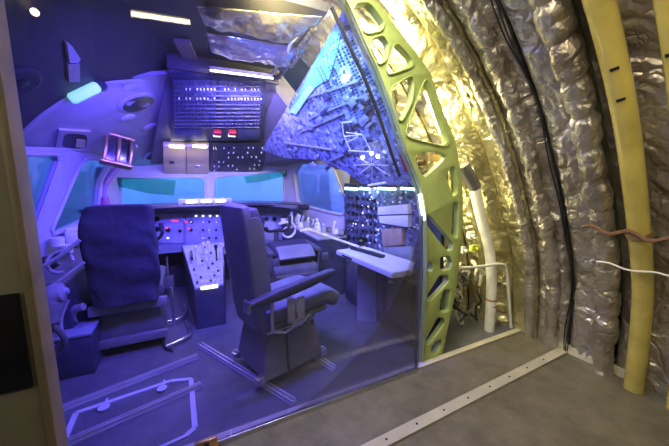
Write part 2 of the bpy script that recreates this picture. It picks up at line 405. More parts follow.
# ============================================================ YELLOW DUCTS
def duct(Y, r, off, label, joint):
    t = thing('yellow_duct', label, 'duct', tuple(skin(.0, Y, off)), group='yellow ducts')
    b = B(); pts = [skin(.0+(ST*.97)*i/70, Y, off) for i in range(71)]; tube(b, pts, r, 20); obj('pipe', b, YELLOW, t)
    for s in joint:
        b = B(); p = skin(s, Y, off); q = skin(s+.05, Y, off); d = (q-p).normalized(); tube(b, [p, p+d*.012, p+d*.03, p+d*.045], [r*1.08, r*1.18, r*1.18, r*1.08], 20)
        obj('clamp', b, BRASS, t)
    for s in (2.25, 2.42):
        b = B(); p = skin(s, Y, off); q = skin(s+.02, Y, off); d = (q-p).normalized(); side = (CAM-p); side = (side-d*side.dot(d)).normalized(); sd2 = d.cross(side)
        sweep(b, [p+side*r*.97+sd2*.012, p+side*r*.97-sd2*.02], .012, .012, side); obj('dash_mark', b, BLACK, t)
    return t
duct(.74, .052, .14, 'thick glossy yellow duct running up the foil wall near the right edge', (.12, 1.35))
duct(.55, .03, .16, 'thin yellow duct cut off by the right picture edge', (1.3,))
b = B(); p0 = skin(1.12, .95, .17); p1 = skin(1.12, .5, .17); q = [p0.lerp(p1, i/12)+Vector((-.02*math.sin(PI*i/12)-.02, 0, .01*math.sin(i))) for i in range(13)]
tube(b, q, .006, 6); tag(obj('tie_cord', b, WHITE), 'pale tie cord running across the thick yellow duct', 'cord')
b = B(); p0 = skin(1.39, 1.0, .16); p1 = skin(1.39, .45, .2); q = [p0.lerp(p1, i/14)+Vector((-.03, 0, .02*math.sin(i*1.3))) for i in range(15)]
tube(b, q, .012, 6); tag(obj('strap', b, mat('brown_cord', (.16, .08, .05), .6)), 'brown strap knotted round the thick yellow duct at mid height', 'strap')
# ============================================================ GREEN FRAME
PF = Plane((1, 1.62, 0), (2, 1.62, 0), (1, 1.62, 1))
outer = [(376, 0), (409, 43), (431, 74), (444, 114), (455, 140), (462, 180), (463, 205), (462, 240), (456, 290), (441, 360)]
top = [(330, -70)]
inner = [(420, 366), (425, 269), (424, 215), (420, 190), (412, 168), (404, 150), (392, 111), (377, 71), (364, 44), (345, 0), (318, -45)]
out = [(352, -40)]+outer+inner
holes = [[(352,12),(357,3),(370,3),(384,22),(381,31),(364,34)], [(370,40),(382,35),(389,44),(387,59),(379,65),(370,54)],
 [(395,41),(412,59),(412,67),(389,75),(386,69)], [(389,89),(411,76),(414,81),(412,101),(402,121),(397,118)],
 [(424,81),(429,83),(449,141),(444,146),(408,137),(406,131)], [(414,157),(420,152),(441,151),(448,157),(426,178),(421,174)],
 [(450,168),(455,166),(458,192),(453,197),(447,178)], [(453,203),(459,203),(458,237),(455,238),(451,232)],
 [(427,215),(432,216),(452,243),(451,250),(446,251),(428,225)], [(441,257),(449,256),(452,262),(450,270),(441,271)],
 [(427,263),(430,261),(433,263),(433,270),(430,273),(427,270)], [(439,276),(447,275),(448,282),(433,300),(428,301),(429,294)],
 [(444,290),(450,290),(449,311),(444,313),(440,311),(441,301)], [(437,318),(443,318),(444,324),(431,344),(427,345),(427,339)],
 [(436,341),(441,339),(442,344),(437,354),(432,354),(432,347)]]
holes = [[(sum(q[0] for q in h)/len(h)+(x-sum(q[0] for q in h)/len(h))*(1.0 if n_ < 6 else 1.16), sum(q[1] for q in h)/len(h)+(y-sum(q[1] for q in h)/len(h))*(1.0 if n_ < 6 else 1.05)) for x, y in h] for n_, h in enumerate(holes)]
fr = thing('curved_frame', 'curved apple green fuselage frame with lightening holes beside the glass partition', 'fuselage frame', (1.6, 1.62, 0))
obj('web', poly_bm(PF, out, holes, .05, 0.0, bev=.003, cut=.13), FRAMEG, fr, smooth=30)
def edge_flange(pxs, y0, y1, th, name, m, shift=0):
    b = B(); pts = smooth_pts([PF.p3(*p) for p in pxs], 2); rings = []
    for i, p in enumerate(pts):
        t = (pts[min(i+1, len(pts)-1)]-pts[max(i-1, 0)]).normalized(); nx = Vector((t.z, 0, -t.x))*th
        p = p+nx.normalized()*shift
        rings.append([b.verts.new(Vector((q.x, yy, q.z))) for q, yy in ((p, y0), (p, y1), (p+nx, y1), (p+nx, y0))])
    for a, c in zip(rings, rings[1:]):
        for k in range(4): b.faces.new((a[k], a[(k+1) % 4], c[(k+1) % 4], c[k]))
    b.faces.new(rings[0][::-1]); b.faces.new(rings[-1]); obj(name, b, m, fr)
edge_flange([(421, 364)]+inner[1:], 1.60, 1.66, .010, 'inner_flange', FRAMEG)
edge_flange([(352, -40)]+outer, 1.63, 1.72, .01, 'outer_flange', FRAMEG)
# stiffening lips: oval rings round three large holes
for h in (holes[0], holes[1], holes[2], holes[3], holes[4]):
    b = B(); c = sum((Vector((*p, 0)) for p in h), Vector())/len(h)
    pts = smooth_pts([PF.p3(p[0]+(p[0]-c.x)*.04, p[1]+(p[1]-c.y)*.04, .004) for p in h], 2, True, .17); pts.append(pts[0]); tube(b, pts, .006, 6, cap=False); obj('hole_lip', b, FRAMEG, fr)
# dark shiny edge channel on the cockpit side of the frame
b = B(); pts = smooth_pts([PF.p3(x, y, 0)+Vector((-.035, .10, 0)) for x, y in ((345, 0), (364, 44), (377, 71), (392, 111), (404, 150), (413, 176))], 2)
tube(b, pts, .012, 12); tag(obj('edge_channel', b, STEELD), 'dark polished metal channel following the cockpit side of the green frame', 'metal channel')
# lamp tube between frame and blanket, lens bright
LT = mat('lamp_tube', (1, 1, .9), .3, emit=(1, .95, .62), estr=14)
b = B(); tube(b, [at(378, -10, 1, 1.665), at(394, 10, 1, 1.665), at(409, 30, 1, 1.665)], .024, 10); tag(obj('glow_tube', b, LT), 'overexposed tube lamp between the top of the green frame and the foil', 'lamp')
b = B(); tube(b, [at(425, 92, 1, 1.68), at(441, 134, 1, 1.68)], .010, 10); tag(obj('glow_tube', b, LT), 'slim bright tube lamp seen through the large triangular hole of the green frame', 'lamp')
b = B(); tube(b, smooth_pts([PF.p3(419, 194)+Vector((-.02, -.03, 0)), PF.p3(421, 206)+Vector((-.02, -.03, 0)), PF.p3(423, 219)+Vector((-.02, -.03, 0))], 1), .014, 10)  # glowing tube imitating the reflection of a lamp in the glass
tag(obj('glow_tube', b, mat('lamp_reflection', (1, 1, 1), .3, emit=(.85, .88, 1), estr=6)), 'small white glow imitating a lamp reflection at the inner edge of the green frame', 'lamp')
# ============================================================ PIPES AND WIRES BEHIND THE FRAME
t = thing('drain_pipe', 'thick cream white pipe standing between the green frame and the foil', 'pipe', (2.5, 1.72, 0))
b = B(); pts = smooth_pts([at(474, 185, 1, 1.74), at(480, 215, 1, 1.74), at(490, 250, 1, 1.73), at(492, 285, 1, 1.72), at(489, 331, 1, 1.72)], 2); pts[-1].z = .0
tube(b, pts, .045, 14); obj('pipe', b, WHITE, t)
b = B(); p = at(475, 188, 1, 1.74); q = at(463, 165, 1, 1.75); tube(b, [p, p.lerp(q, .4), q], [.05, .054, .048], 14); obj('rubber_sleeve', b, GREYD, t)
for y in (300, 306):
    b = B(); p = at(491, y, 1, 1.72); cyl(b, p, p+Vector((0, 0, .015)), .048, 14); obj('brown_band', b, mat('brown_band', (.35, .16, .08), .6), t)
b = B(); pts = smooth_pts([at(459, 268, 1, 1.66), at(480, 267, 1, 1.66), at(502, 263, 1, 1.66), at(507, 268, 1, 1.66), at(509, 300, 1, 1.66), at(511, 326, 1, 1.66)], 2); pts[-1].z = 0
tube(b, pts, .013, 10); tag(obj('grab_rail', b, WHITE), 'thin white bent tube rail right of the green frame', 'rail')
WIRES = [mat('wire_white', (.75, .72, .6), .5), mat('wire_black', (.03, .03, .03), .5), mat('wire_grey', (.35, .34, .3), .5)]
for k in range(39):
    r = random.Random(k); b = B(); x = r.uniform(2.05, 2.42); y = r.uniform(1.82, 2.0); z = r.uniform(.12, .62); pts = []
    for i in range(9):
        pts.append((x, y, z)); x += r.uniform(-.07, .07); z += r.uniform(-.09, .09); y += r.uniform(-.03, .03)
        x = min(2.5, max(2.0, x)); z = min(.72, max(.03, z))
    tube(b, smooth_pts(pts, 2), r.choice((.007, .011, .015)), 6)
    tag(obj('wire', b, WIRES[k % 3]), ['pale loose wire', 'black loose wire', 'grey loose wire'][k % 3]+' in the tangle behind the thin white rail', 'wire', 'wires of the tangle behind the white rail, '+['pale', 'black', 'grey'][k % 3])
for k, (x, y, c, lab) in enumerate([(463, 250, WHITE, 'white plug connector behind the white rail, left one'), (474, 248, mat('lime', (.5, .6, .05), .4), 'lime green connector block above the wire tangle'), (470, 235, WHITE, 'white cable clip above the lime green connector')]):
    b = B(); p = at(x, y, 1, 1.8); box(b, p, (.09 if k == 1 else .045, .04, .06), bev=.006); cyl(b, p+Vector((0, -.02, 0)), p+Vector((0, -.05, 0)), .014, 10)
    tag(obj('connector', b, c), lab, 'connector')
for k in range(6):   # hoses and pipe stubs seen through the frame holes
    r = random.Random(40+k); b = B(); p = Vector((1.35+.08*k, 1.88, 2.25-.16*k)); pts = [p, p+Vector((.06, .02, -.06)), p+Vector((.02, .04, -.16)), p+Vector((.12, .02, -.22)), p+Vector((.08, .05, -.33))]
    tube(b, smooth_pts(pts, 2), .012+.006*(k % 2), 8)
    tag(obj('hose', b, (WHITE, FOILY, CREAM)[k % 3]), ('white', 'foil wrapped', 'cream')[k % 3]+' hose behind the '+('first and topmost', 'second', 'third', 'fourth', 'large triangular', 'lower triangular')[k]+' hole of the green frame', 'hose')
for k, (x, y, c, n) in enumerate([(421, 163, BRASS, 'upper'), (420, 170, BRASS, 'lower')]):
    b = B(); p = at(x, y, 1, 1.72); tube(b, [p+Vector((0, -.03, 0)), p, p+Vector((0, .05, 0))], [.018, .024, .02], 12); tag(obj('pipe_fitting', b, c), n+' brass pipe fitting inside the triangular opening of the green frame', 'pipe fitting')
b = B(); p = at(436, 158, 1, 1.74); box(b, p, (.14, .02, .05), Matrix.Rotation(0, 4, 'Y')); tag(obj('bracket', b, mat('salmon', (.6, .35, .2), .5)), 'salmon coloured bracket strip inside the triangular opening of the green frame', 'bracket')
# ============================================================ GLASS PARTITION
def glass(x0, x1, label):
    pl = Plane((0, 1.555, 0), (1, 1.555, 0), (0, 1.555, 1)); pr = [pl.px(x-2, y) for x, y in inner]
    if x1 < .5: o = [(x0, .03), (x1, .03), (x1, 2.45), (x0, 2.45)]
    else: o = [(x0, .03), (pr[0][0], .03)]+pr[1:-2]+[pr[-2], (pr[-2][0]-.01, 2.45), (x0, 2.45)]
    t = tag(obj('glass_screen', poly_bm(pl, o, (), .01, .005, px=False), GLASS), label, 'glass screen'); return t
glass(-.55, .135, 'narrow glass panel of the partition on the left')
glass(.145, 1.50, 'wide glass panel of the partition in front of the loose seat')
b = B(); box(b, (.015, 1.535, .045), (.11, .02, .06), bev=.004); box(b, (.015, 1.525, .02), (.11, .06, .012)); o = tag(obj('glass_clamp', b, BRASS), 'small brass coloured floor clamp holding the glass at the joint', 'clamp')
b = B(); cyl(b, (.015, 1.525, .05), (.015, 1.515, .05), .014, 10); obj('bolt', b, BLACK, o)
for x, lab in ((.30, 'left'), (.62, 'middle'), (.98, 'right')): pass
b = B(); box(b, (at(419, 300, 1, 1.555).x, 1.556, .6), (.006, .014, 1.15)); tag(obj('edge_seal', b, GREYD), 'dark edge seal of the glass next to the green frame', 'seal')
# left end post, near the camera
t = thing('end_post', 'beige end post with black band at the left picture edge', 'post', (-.55, 1.05, 0))
PB = mat('beige_post', (.36, .33, .22), .6, var=.15)
b = B(); box(b, (-.595, 1.08, 1.25), (.40, .06, 2.5), bev=.006); obj('board', b, PB, t)
b = B(); box(b, (-.56, 1.044, .99), (.30, .012, .27), bev=.003); obj('black_band', b, BLACK, t)
b = B(); box(b, (-.388, 1.075, 1.25), (.022, .075, 2.5), bev=.006); obj('edge_strip', b, mat('tan_edge', (.34, .27, .17), .5), t)
b = B(); box(b, (-.505, 1.3, 1.25), (.07, .10, 2.5), bev=.008); tag(obj('post_profile', b, mat('brown_alu', (.035, .025, .02), .45)), 'dark brown upright profile between the beige post and the glass', 'profile')
b = B(); box(b, (-.545, 1.53, 1.24), (.035, .05, 2.42), bev=.004); tag(obj('glass_channel', b, mat('channel', (.28, .32, .45), .3, .4)), 'pale blue metal channel edging the glass on the left', 'profile')
# ============================================================ COCKPIT SHELL
PWS = Plane((-.75, 4.35, 1.1), (1.34, 4.35, 1.1), (-.75, 4.30, 1.6))
PSL = Plane((-1.12, 3.0, .8), (-.74, 4.35, .8), (-1.02, 3.02, 1.7))
PSR = Plane((1.34, 4.35, .8), (1.78, 3.2, .8), (1.32, 4.33, 1.7))
WFR = mat('window_frame', (.45, .45, .52), .45, var=.1)
def window(n, pl, outline, panes, rim=.014):
    f = struct('window_%d' % n, poly_bm(pl, outline, panes, .05, 0, bev=.004, cut=.1), WFR)
    for h in panes:
        c = sum((Vector((*p, 0)) for p in h), Vector())/len(h)
        b = B(); pts = smooth_pts([pl.p3(*p, .004) for p in h], 2, True, .1); pts.append(pts[0]); tube(b, pts, rim, 6, cap=False); obj('gasket', b, LINER, f)
        obj('pane', poly_bm(pl, h, (), .006, -.04), WGLASS, f)
window(1, PWS, [(96, 168), (290, 160), (292, 216), (92, 216)], [[(119, 178), (160, 177), (206, 177), (205, 206), (119, 206)], [(214, 177), (250, 174), (284, 171), (284, 206), (213, 206)]])
window(2, PSL, [(-60, 145), (122, 150), (122, 222), (40, 268), (-60, 300)], [[(-20, 154), (63, 154), (30, 246), (-20, 262)], [(82, 158), (114, 160), (100, 185), (98, 214), (47, 238)]], .02)
window(3, PSR, [(284, 146), (352, 150), (362, 245), (284, 222)], [[(294, 172), (301, 163), (332, 163), (348, 206), (343, 215), (325, 211), (298, 204)]], .016)
# lower side walls
b = B(); prism(b, [(-1.12, 3.0, 0), (-.74, 4.35, 0), (-.8, 4.37, 0), (-1.18, 3.0, 0)], [(-1.12, 3.0, .9), (-.74, 4.35, .9), (-.8, 4.37, .9), (-1.18, 3.0, .9)])
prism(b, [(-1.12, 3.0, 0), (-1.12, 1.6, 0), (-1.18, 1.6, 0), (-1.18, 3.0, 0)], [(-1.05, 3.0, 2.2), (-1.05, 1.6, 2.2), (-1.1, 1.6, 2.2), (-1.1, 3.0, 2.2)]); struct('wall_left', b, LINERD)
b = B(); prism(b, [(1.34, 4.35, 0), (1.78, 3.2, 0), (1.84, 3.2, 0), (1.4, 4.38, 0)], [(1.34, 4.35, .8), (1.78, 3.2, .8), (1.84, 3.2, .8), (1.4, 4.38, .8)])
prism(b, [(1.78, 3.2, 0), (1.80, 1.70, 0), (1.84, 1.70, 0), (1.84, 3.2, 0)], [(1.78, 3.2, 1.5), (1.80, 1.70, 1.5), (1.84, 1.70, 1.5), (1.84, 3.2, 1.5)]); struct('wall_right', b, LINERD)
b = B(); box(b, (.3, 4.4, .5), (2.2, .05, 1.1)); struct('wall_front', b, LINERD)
PLI = Plane((-1.05, 3.0, 1.74), (-.72, 4.33, 1.60), (-.05, 2.8, 2.26))
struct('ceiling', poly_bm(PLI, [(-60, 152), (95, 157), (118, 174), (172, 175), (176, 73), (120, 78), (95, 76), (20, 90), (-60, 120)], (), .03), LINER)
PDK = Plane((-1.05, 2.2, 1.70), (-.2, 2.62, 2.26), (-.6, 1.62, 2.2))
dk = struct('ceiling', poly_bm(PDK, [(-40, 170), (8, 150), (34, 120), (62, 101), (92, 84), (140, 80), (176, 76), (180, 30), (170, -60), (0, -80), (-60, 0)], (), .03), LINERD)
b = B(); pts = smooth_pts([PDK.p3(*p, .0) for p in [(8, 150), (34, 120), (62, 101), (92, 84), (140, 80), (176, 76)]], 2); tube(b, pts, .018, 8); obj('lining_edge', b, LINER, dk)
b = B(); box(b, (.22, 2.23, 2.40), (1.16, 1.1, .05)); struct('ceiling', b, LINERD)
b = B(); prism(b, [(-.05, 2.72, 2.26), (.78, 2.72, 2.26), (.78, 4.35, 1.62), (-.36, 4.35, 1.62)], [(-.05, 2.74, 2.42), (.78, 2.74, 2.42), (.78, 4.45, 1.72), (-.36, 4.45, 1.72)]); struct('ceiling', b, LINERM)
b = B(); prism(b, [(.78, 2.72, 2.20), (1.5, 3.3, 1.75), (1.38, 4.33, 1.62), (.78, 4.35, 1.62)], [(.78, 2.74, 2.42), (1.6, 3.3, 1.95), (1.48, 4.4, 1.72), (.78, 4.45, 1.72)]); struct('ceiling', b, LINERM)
b = B(); box(b, (.37, 2.71, 2.32), (.86, .03, .12)); struct('trim_4', b, LINERD)
# foil strips built on the ceiling in place of reflections in the glass
def foil_reflection(px, z, m, lab, seed):
    pl = Plane((0, 1.8, z), (1, 1.8, z), (0, 2.6, z)); uv = [pl.px(*p) for p in px]
    a, b_, c, d = [Vector((*q, 0)) for q in uv]; b = B(); n1, n2 = 70, 34; rows = []
    for i in range(n1+1):
        r = []
        for k in range(n2+1):
            p = a.lerp(b_, i/n1).lerp(d.lerp(c, i/n1), k/n2); q = Vector((p.x*4+seed, p.y*4, seed))
            h = (ridge(q)*.03+ridge(q*2.7)*.014+ridge(q*6)*.006)*min(1, 6*min(i/n1, 1-i/n1)+.1)*min(1, 5*min(k/n2, 1-k/n2)+.1)
            r.append(b.verts.new(pl.w(p.x, p.y, .012+max(-.01, h))))
        rows.append(r)
    for r0, r1 in zip(rows, rows[1:]):
        for k in range(n2): b.faces.new((r0[k], r0[k+1], r1[k+1], r1[k]))
    o = obj('reflected_foil', b, m, smooth=70); so = o.modifiers.new('s', 'SOLIDIFY'); so.thickness = .006
    tag(o, lab, 'insulation blanket')
foil_reflection([(196, 2), (322, 14), (296, 40), (205, 22)], 2.34, FOILY, 'bright crinkled foil strip imitating a glass reflection above the cockpit entrance', 3)
foil_reflection([(206, 30), (305, 46), (292, 66), (212, 50)], 2.33, FOIL, 'dull crinkled foil strip imitating a glass reflection just above the dotted light bar', 8)
b = B(); p = at(172, 20, 2, 2.36); q = at(195, 68, 2, 2.36); sweep(b, [p.lerp(q, .35), q], .10, .03); tag(obj('ceiling_slat', b, mat('tan_board', (.36, .27, .20), .6)), 'tan board fixed to the ceiling left of the foil strips', 'board')
b = B(); pts = smooth_pts([at(300, 34, 2, 2.32), at(291, 42, 2, 2.30), at(288, 52, 2, 2.3), at(276, 68, 2, 2.31), at(272, 74, 2, 2.33)], 2); tube(b, pts, .012, 8); tag(obj('hose', b, CREAM), 'cream bent hose on the ceiling right of the foil strips', 'hose')
b = B()
tube(b, [at(314-36*k/60, 28+50*k/60, 2, 2.31) for k in range(61)], 1, 12, rf=lambda s: .018+.006*math.sin(s*80))
tag(obj('ribbed_hose', b, GREYD), 'dark ribbed hose along the ceiling edge above the lit breaker wall', 'hose')
# ceiling light bar with dots
lb = thing('light_bar', 'slim bright bar of white blue dots under the ceiling above the breaker panel', 'lamp', tuple(at(241, 74, 2, 2.24)))
p, q = at(210, 70, 2, 2.235), at(273, 78, 2, 2.235)
b = B(); sweep(b, [p+Vector((0, .01, .018)), q+Vector((0, .01, .018))], .03, .02); obj('housing', b, GREYD, lb)
LEDM = mat('led', (1, 1, 1), .4, emit=(.8, .82, 1), estr=9)
dm = B(); bmesh.ops.create_icosphere(dm, subdivisions=1, radius=.0085); dm = proto_part(dm, 'led', LEDM, None)
b = B(); sweep(b, [p, q], .008, .008); obj('strip', b, mat('led_strip', (1, 1, 1), .4, emit=(.5, .5, 1), estr=5), lb)
for k in range(30):
    o = place('led', dm, lb, Matrix.Translation(p.lerp(q, (k+.5)/30)+Vector((0, -.004, -.004))))
# ceiling tube lamp over the entry whose mirror image shows in the glass
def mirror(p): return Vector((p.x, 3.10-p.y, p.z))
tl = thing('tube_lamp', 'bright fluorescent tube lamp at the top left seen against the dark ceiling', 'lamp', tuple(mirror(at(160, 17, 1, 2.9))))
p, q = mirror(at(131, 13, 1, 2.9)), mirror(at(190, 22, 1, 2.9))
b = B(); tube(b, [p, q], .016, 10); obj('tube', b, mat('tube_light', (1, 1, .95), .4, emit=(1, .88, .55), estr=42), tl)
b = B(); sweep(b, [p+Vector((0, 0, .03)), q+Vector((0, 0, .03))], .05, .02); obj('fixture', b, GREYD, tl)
# dome lamp, speakers and small parts in the left lining
def disc_thing(name, pl, x, y, rw, rings, label, cat, h=0):
    u, v = pl.px(x, y); M = pl.mat(u, v, h); t = thing(name, label, cat, tuple(pl.w(u, v, h)))
    for nm, prof, m in rings:
        b = B(); tube(b, [M @ Vector((0, 0, z)) for r, z in prof], [r*rw for r, z in prof], 24); obj(nm, b, m, t)
    return t
RB = [('bezel', [(1, 0), (1, .006), (.86, .012), (.82, .012)], LINER), ('grille', [(.82, .010), (.8, .013), (.5, .008), (.3, .016), (.01, .018)], BLACK)]
disc_thing('speaker', PLI, 138, 103, .155, RB, 'dark round speaker in the bright lining left of the breaker panel', 'speaker')
disc_thing('speaker', PDK, 20, 81, .10, [('bezel', [(1, 0), (1, .008), (.86, .014), (.82, .014)], LINERD), ('grille', [(.82, .012), (.8, .015), (.5, .008), (.3, .018), (.01, .02)], BLACK)], 'large dark round speaker in the dark lining at the far left', 'speaker')
for x, y, r, lab in ((134, 85, .075, 'upper'), (128, 118, .06, 'middle'), (151, 127, .08, 'lower')):
    disc_thing('cap', PLI, x, y, r, [('disc', [(1, 0), (1, .006), (.9, .01), (.01, .01)], mat('cap_grey', (.55, .55, .62), .45))], lab+' plain round cap near the dark speaker in the bright lining', 'cap')
disc_thing('air_vent', PLI, 151, 155, .11, [('bezel', [(1, 0), (1, .02), (.8, .03), (.7, .02)], LINER), ('nozzle', [(.7, .01), (.6, .04), (.4, .05), (.01, .045)], BLACK)], 'round air nozzle left of the beige lockers', 'air vent')
b = B(); a_, c_ = PDK.p3(66, 96, .03), PDK.p3(95, 82, .03); tube(b, [a_, a_.lerp(c_, .08), a_.lerp(c_, .92), c_], [.022, .034, .034, .022], 12)
t = tag(obj('dome_lamp', b, mat('dome_green', (.6, 1, .8), .4, emit=(.30, .85, .55), estr=.8)), 'glowing pale green lamp on the arch edge at the upper left', 'lamp')
b = B(); tube(b, [c_, c_.lerp(PDK.p3(100, 84, .02), 1)], .034, 12); obj('end_cap', b, PANELD, t)
t = tag(obj('vent_plate', poly_bm(PDK, [(66, 62), (78, 62), (78, 80), (67, 80)], (), .02, .015), mat('tan_plate', (.42, .38, .32), .6)), 'tan rectangular plate above the glowing green lamp', 'plate')
t = tag(obj('hook', poly_bm(PDK, [(64, 40), (70, 44), (78, 56), (76, 60), (67, 60)], (), .02, .02), LINER), 'small triangular bracket above the tan plate', 'bracket')
b = B(); bmesh.ops.create_uvsphere(b, u_segments=12, v_segments=8, radius=.016, matrix=Matrix.Translation(PDK.p3(29, 6, .03))); tag(obj('indicator_lamp', b, ALAMP), 'tiny glowing amber lamp at the top left corner', 'lamp')
t = thing('stowage_recess', 'small dark rectangular recess in the lining above the left window', 'recess', tuple(PLI.p3(73, 139)))
obj('frame', poly_bm(PLI, [(58, 128), (90, 130), (88, 152), (54, 149)], [[(63, 131), (87, 133), (85, 149), (60, 147)]], .02, .018), LINER, t)
obj('back', poly_bm(PLI, [(61, 130), (88, 131), (86, 150), (58, 149)], (), .006, .005), PANELD, t)
obj('card', poly_bm(PLI, [(76, 138), (85, 139), (84, 147), (75, 146)], (), .004, .012), CREAM, t)
t = thing('oxygen_box', 'copper framed metal box hanging from the lining beside the left window', 'box', tuple(PLI.p3(108, 137)))
M = Matrix.Translation(PLI.p3(108, 137, .15)) @ Matrix.Rotation(.45, 4, 'Z') @ Matrix.Rotation(PI/2-.3, 4, 'X') @ Matrix.Rotation(-.25, 4, 'Z')
b = B(); box(b, (0, 0, 0), (.20, .26, .07), M, .012); obj('case', b, STEELD, t)
for sx in (-.10, .0, .10):
    b = B(); tube(b, [M @ Vector((sx, y, .045+.02*math.cos(y*16))) for y in (-.14, -.07, 0, .07, .14)], .016, 8); obj('rib', b, BRASS, t)
for sy in (-.14, .14):
    b = B(); box(b, (0, sy, .02), (.25, .03, .09), M, .006); obj('end_bar', b, BRASS, t)
# small levers beside it
for k, (x, y) in enumerate([(126, 146), (133, 141), (122, 156)]):
    b = B(); p = PLI.p3(x, y, 0); cyl(b, p, p+PLI.n*.05, .012, 8); bmesh.ops.create_uvsphere(b, u_segments=10, v_segments=6, radius=.02, matrix=Matrix.Translation(p+PLI.n*.06)); tag(obj('knob', b, STEEL), ('left', 'right', 'lowest')[k]+' of three metal knobs beside the copper framed box', 'knob')
# ============================================================ OVERHEAD PANELS
def panel(name, label, cat, pl, outline, m, th=.03, h=.0, bev=.003):
    t = thing(name, label, cat, tuple(pl.p3(*outline[0])))
    obj('plate', poly_bm(pl, outline, (), th, h, bev=bev), m, t); return t
def quadpos(pl, q, s, t_):
    """bilinear position inside a pixel quad given on the plane"""
    a, b_, c, d = [Vector((*pl.px(*p), 0)) for p in q]
    return a.lerp(b_, s).lerp(d.lerp(c, s), t_)
PO = Plane((-.05, 2.76, 2.20), (.65, 2.76, 2.20), (.0, 3.55, 1.84))
t = panel('breaker_panel', 'dark overhead circuit breaker panel below the dotted light bar', 'panel', PO, [(170, 76), (266, 77), (264, 140), (171, 141)], PANELD)
q = [(173, 80), (263, 81), (261, 138), (174, 139)]
for s0, s1, t0, t1 in ((.0, .46, 0, .75), (.5, .98, 0, .75), (.0, .3, .79, 1), (.72, .98, .79, 1)):
    pts = [quadpos(PO, q, *p) for p in ((s0, t0), (s1, t0), (s1, t1), (s0, t1))]
    obj('section', poly_bm(PO, [(p.x, p.y) for p in pts], (), .008, .008, px=False, bev=.001), mat('breaker_section', (.09, .10, .16), .45, var=.2), t)
R1 = random.Random(5); stuff = B(); cnt = 0
for j in range(11):
    row = []
    b = B(); p = quadpos(PO, q, .01, (j+.9)/11*.75); p2 = quadpos(PO, q, .97, (j+.9)/11*.75); sweep(b, [PO.w(p.x, p.y, .011), PO.w(p2.x, p2.y, .011)], .004, .012); obj('rail', b, PANELD, t)
    for i in range(26):
        if i in (12, 13): continue
        if R1.random() < .18: continue
        p = quadpos(PO, q, (i+.5)/26, (j+.45)/11*.75); M = PO.mat(p.x, p.y, .009)
        if cnt < 92 and (j in (1, 3) or R1.random() < .3): place('breaker', BRK if j in (1, 3) else BRKD, t, M, .8); cnt += 1
        else: tube(stuff, [M @ Vector((0, 0, 0)), M @ Vector((0, 0, .014))], .006, 6)
o = obj('breakers', stuff, PANELD, t); o['kind'] = 'stuff'
for i, x in enumerate((217, 232)):
    b = B(); u, v = PO.px(x, 130); M = PO.mat(u, v, .03); box(b, (0, 0, 0), (.075, .06, .05), M, .01)
    hnd = tag(obj('fire_handle', b, RED), ('left', 'right')[i]+' red fire handle on the overhead panel', 'handle')
    b = B(); box(b, (0, -.05, 0), (.07, .022, .03), M, .004); obj('lit_grip', b, mat('pink_lamp', (1, .8, 1), .4, emit=(.9, .55, 1), estr=4), hnd)
PO2 = Plane((-.3, 3.62, 1.84), (.8, 3.62, 1.84), (-.3, 4.2, 1.58))
t = panel('switch_panel', 'overhead switch panel full of knobs right of the beige lockers', 'panel', PO2, [(209, 143), (268, 143), (262, 171), (210, 174)], PANELD)
q = [(211, 145), (265, 145), (260, 170), (212, 172)]
for j in range(6):
    for i in range(11):
        if R1.random() < .25: continue
        p = quadpos(PO2, q, (i+.5)/11, (j+.5)/6); place(('knob', 'button', 'switch')[(i+j) % 3], (KN, KNW, SW)[(i+j) % 3], t, PO2.mat(p.x, p.y, 0))
for i, (x0, x1) in enumerate(((164, 185), (187, 208))):
    t = panel('locker', ('left', 'right')[i]+' beige locker front above the left windscreen', 'locker', PO2, [(x0, 144), (x1, 144), (x1, 174), (x0, 174)], mat('beige_locker', (.66, .55, .38), .5, var=.1), .06, .03, .008)
    b = B(); u, v = PO2.px((x0+x1)/2+(-3 if i == 0 else 0), 160 if i == 0 else 164); box(b, (0, 0, .03), (.05, .06, .012), PO2.mat(u, v, .0), .003); obj('latch', b, PANELD if i == 0 else STEEL, t)
    b = B(); u, v = PO2.px((x0+x1)/2+2, 142.5); box(b, (0, 0, .05), (.14, .02, .02), PO2.mat(u, v, .0), .003); obj('strip_light', b, mat('locker_lamp', (1, 1, .9), .4, emit=(1, .9, .75), estr=10), t)
area('locker_light', tuple(PO2.p3(186, 143, .14)), (0, .55, -.8), .5, .03, (1, .78, .45), 1.6)
# glareshield, green sun visors
def visor(px, lab):
    o = obj('sun_visor', poly_bm(PWS, px, (), .008, .06), VISOR); tag(o, lab, 'sun visor')
visor([(118, 177), (160, 178), (176, 180), (174, 195), (150, 193), (120, 186)], 'green tinted sun visor across the left windscreen')
visor([(243, 176), (285, 170), (286, 175), (262, 181), (246, 183)], 'green tinted sun visor at the top of the right windscreen')
gp = [(-.82, 3.75, 1.10), (-.62, 3.98, 1.11), (-.3, 4.05, 1.12), (.25, 4.06, 1.12), (.8, 4.05, 1.12), (1.15, 3.98, 1.10), (1.40, 3.74, 1.08)]
t = thing('glareshield', 'long dark padded glareshield across the cockpit below the windscreens', 'glareshield', (.25, 4.06, 1.05))
b = B(); sweep(b, smooth_pts(gp, 2), .44, .04); obj('top', b, mat('pad', (.10, .10, .14), .6, bump=.1), t)
b = B(); tube(b, smooth_pts([(x, y-.2, z-.01) for x, y, z in gp], 2), .032, 10); obj('padded_edge', b, BLACK, t)
FC = Plane((0, 3.86, 1.12), (1, 3.86, 1.12), (0, 3.87, 1.2))
t = thing('autopilot_panel', 'lit autopilot control panel in the middle of the glareshield', 'panel', (.22, 3.9, 1.13))
b = B(); box(b, (.22, 3.92, 1.165), (.60, .1, .07), bev=.006); obj('case', b, GREY, t)
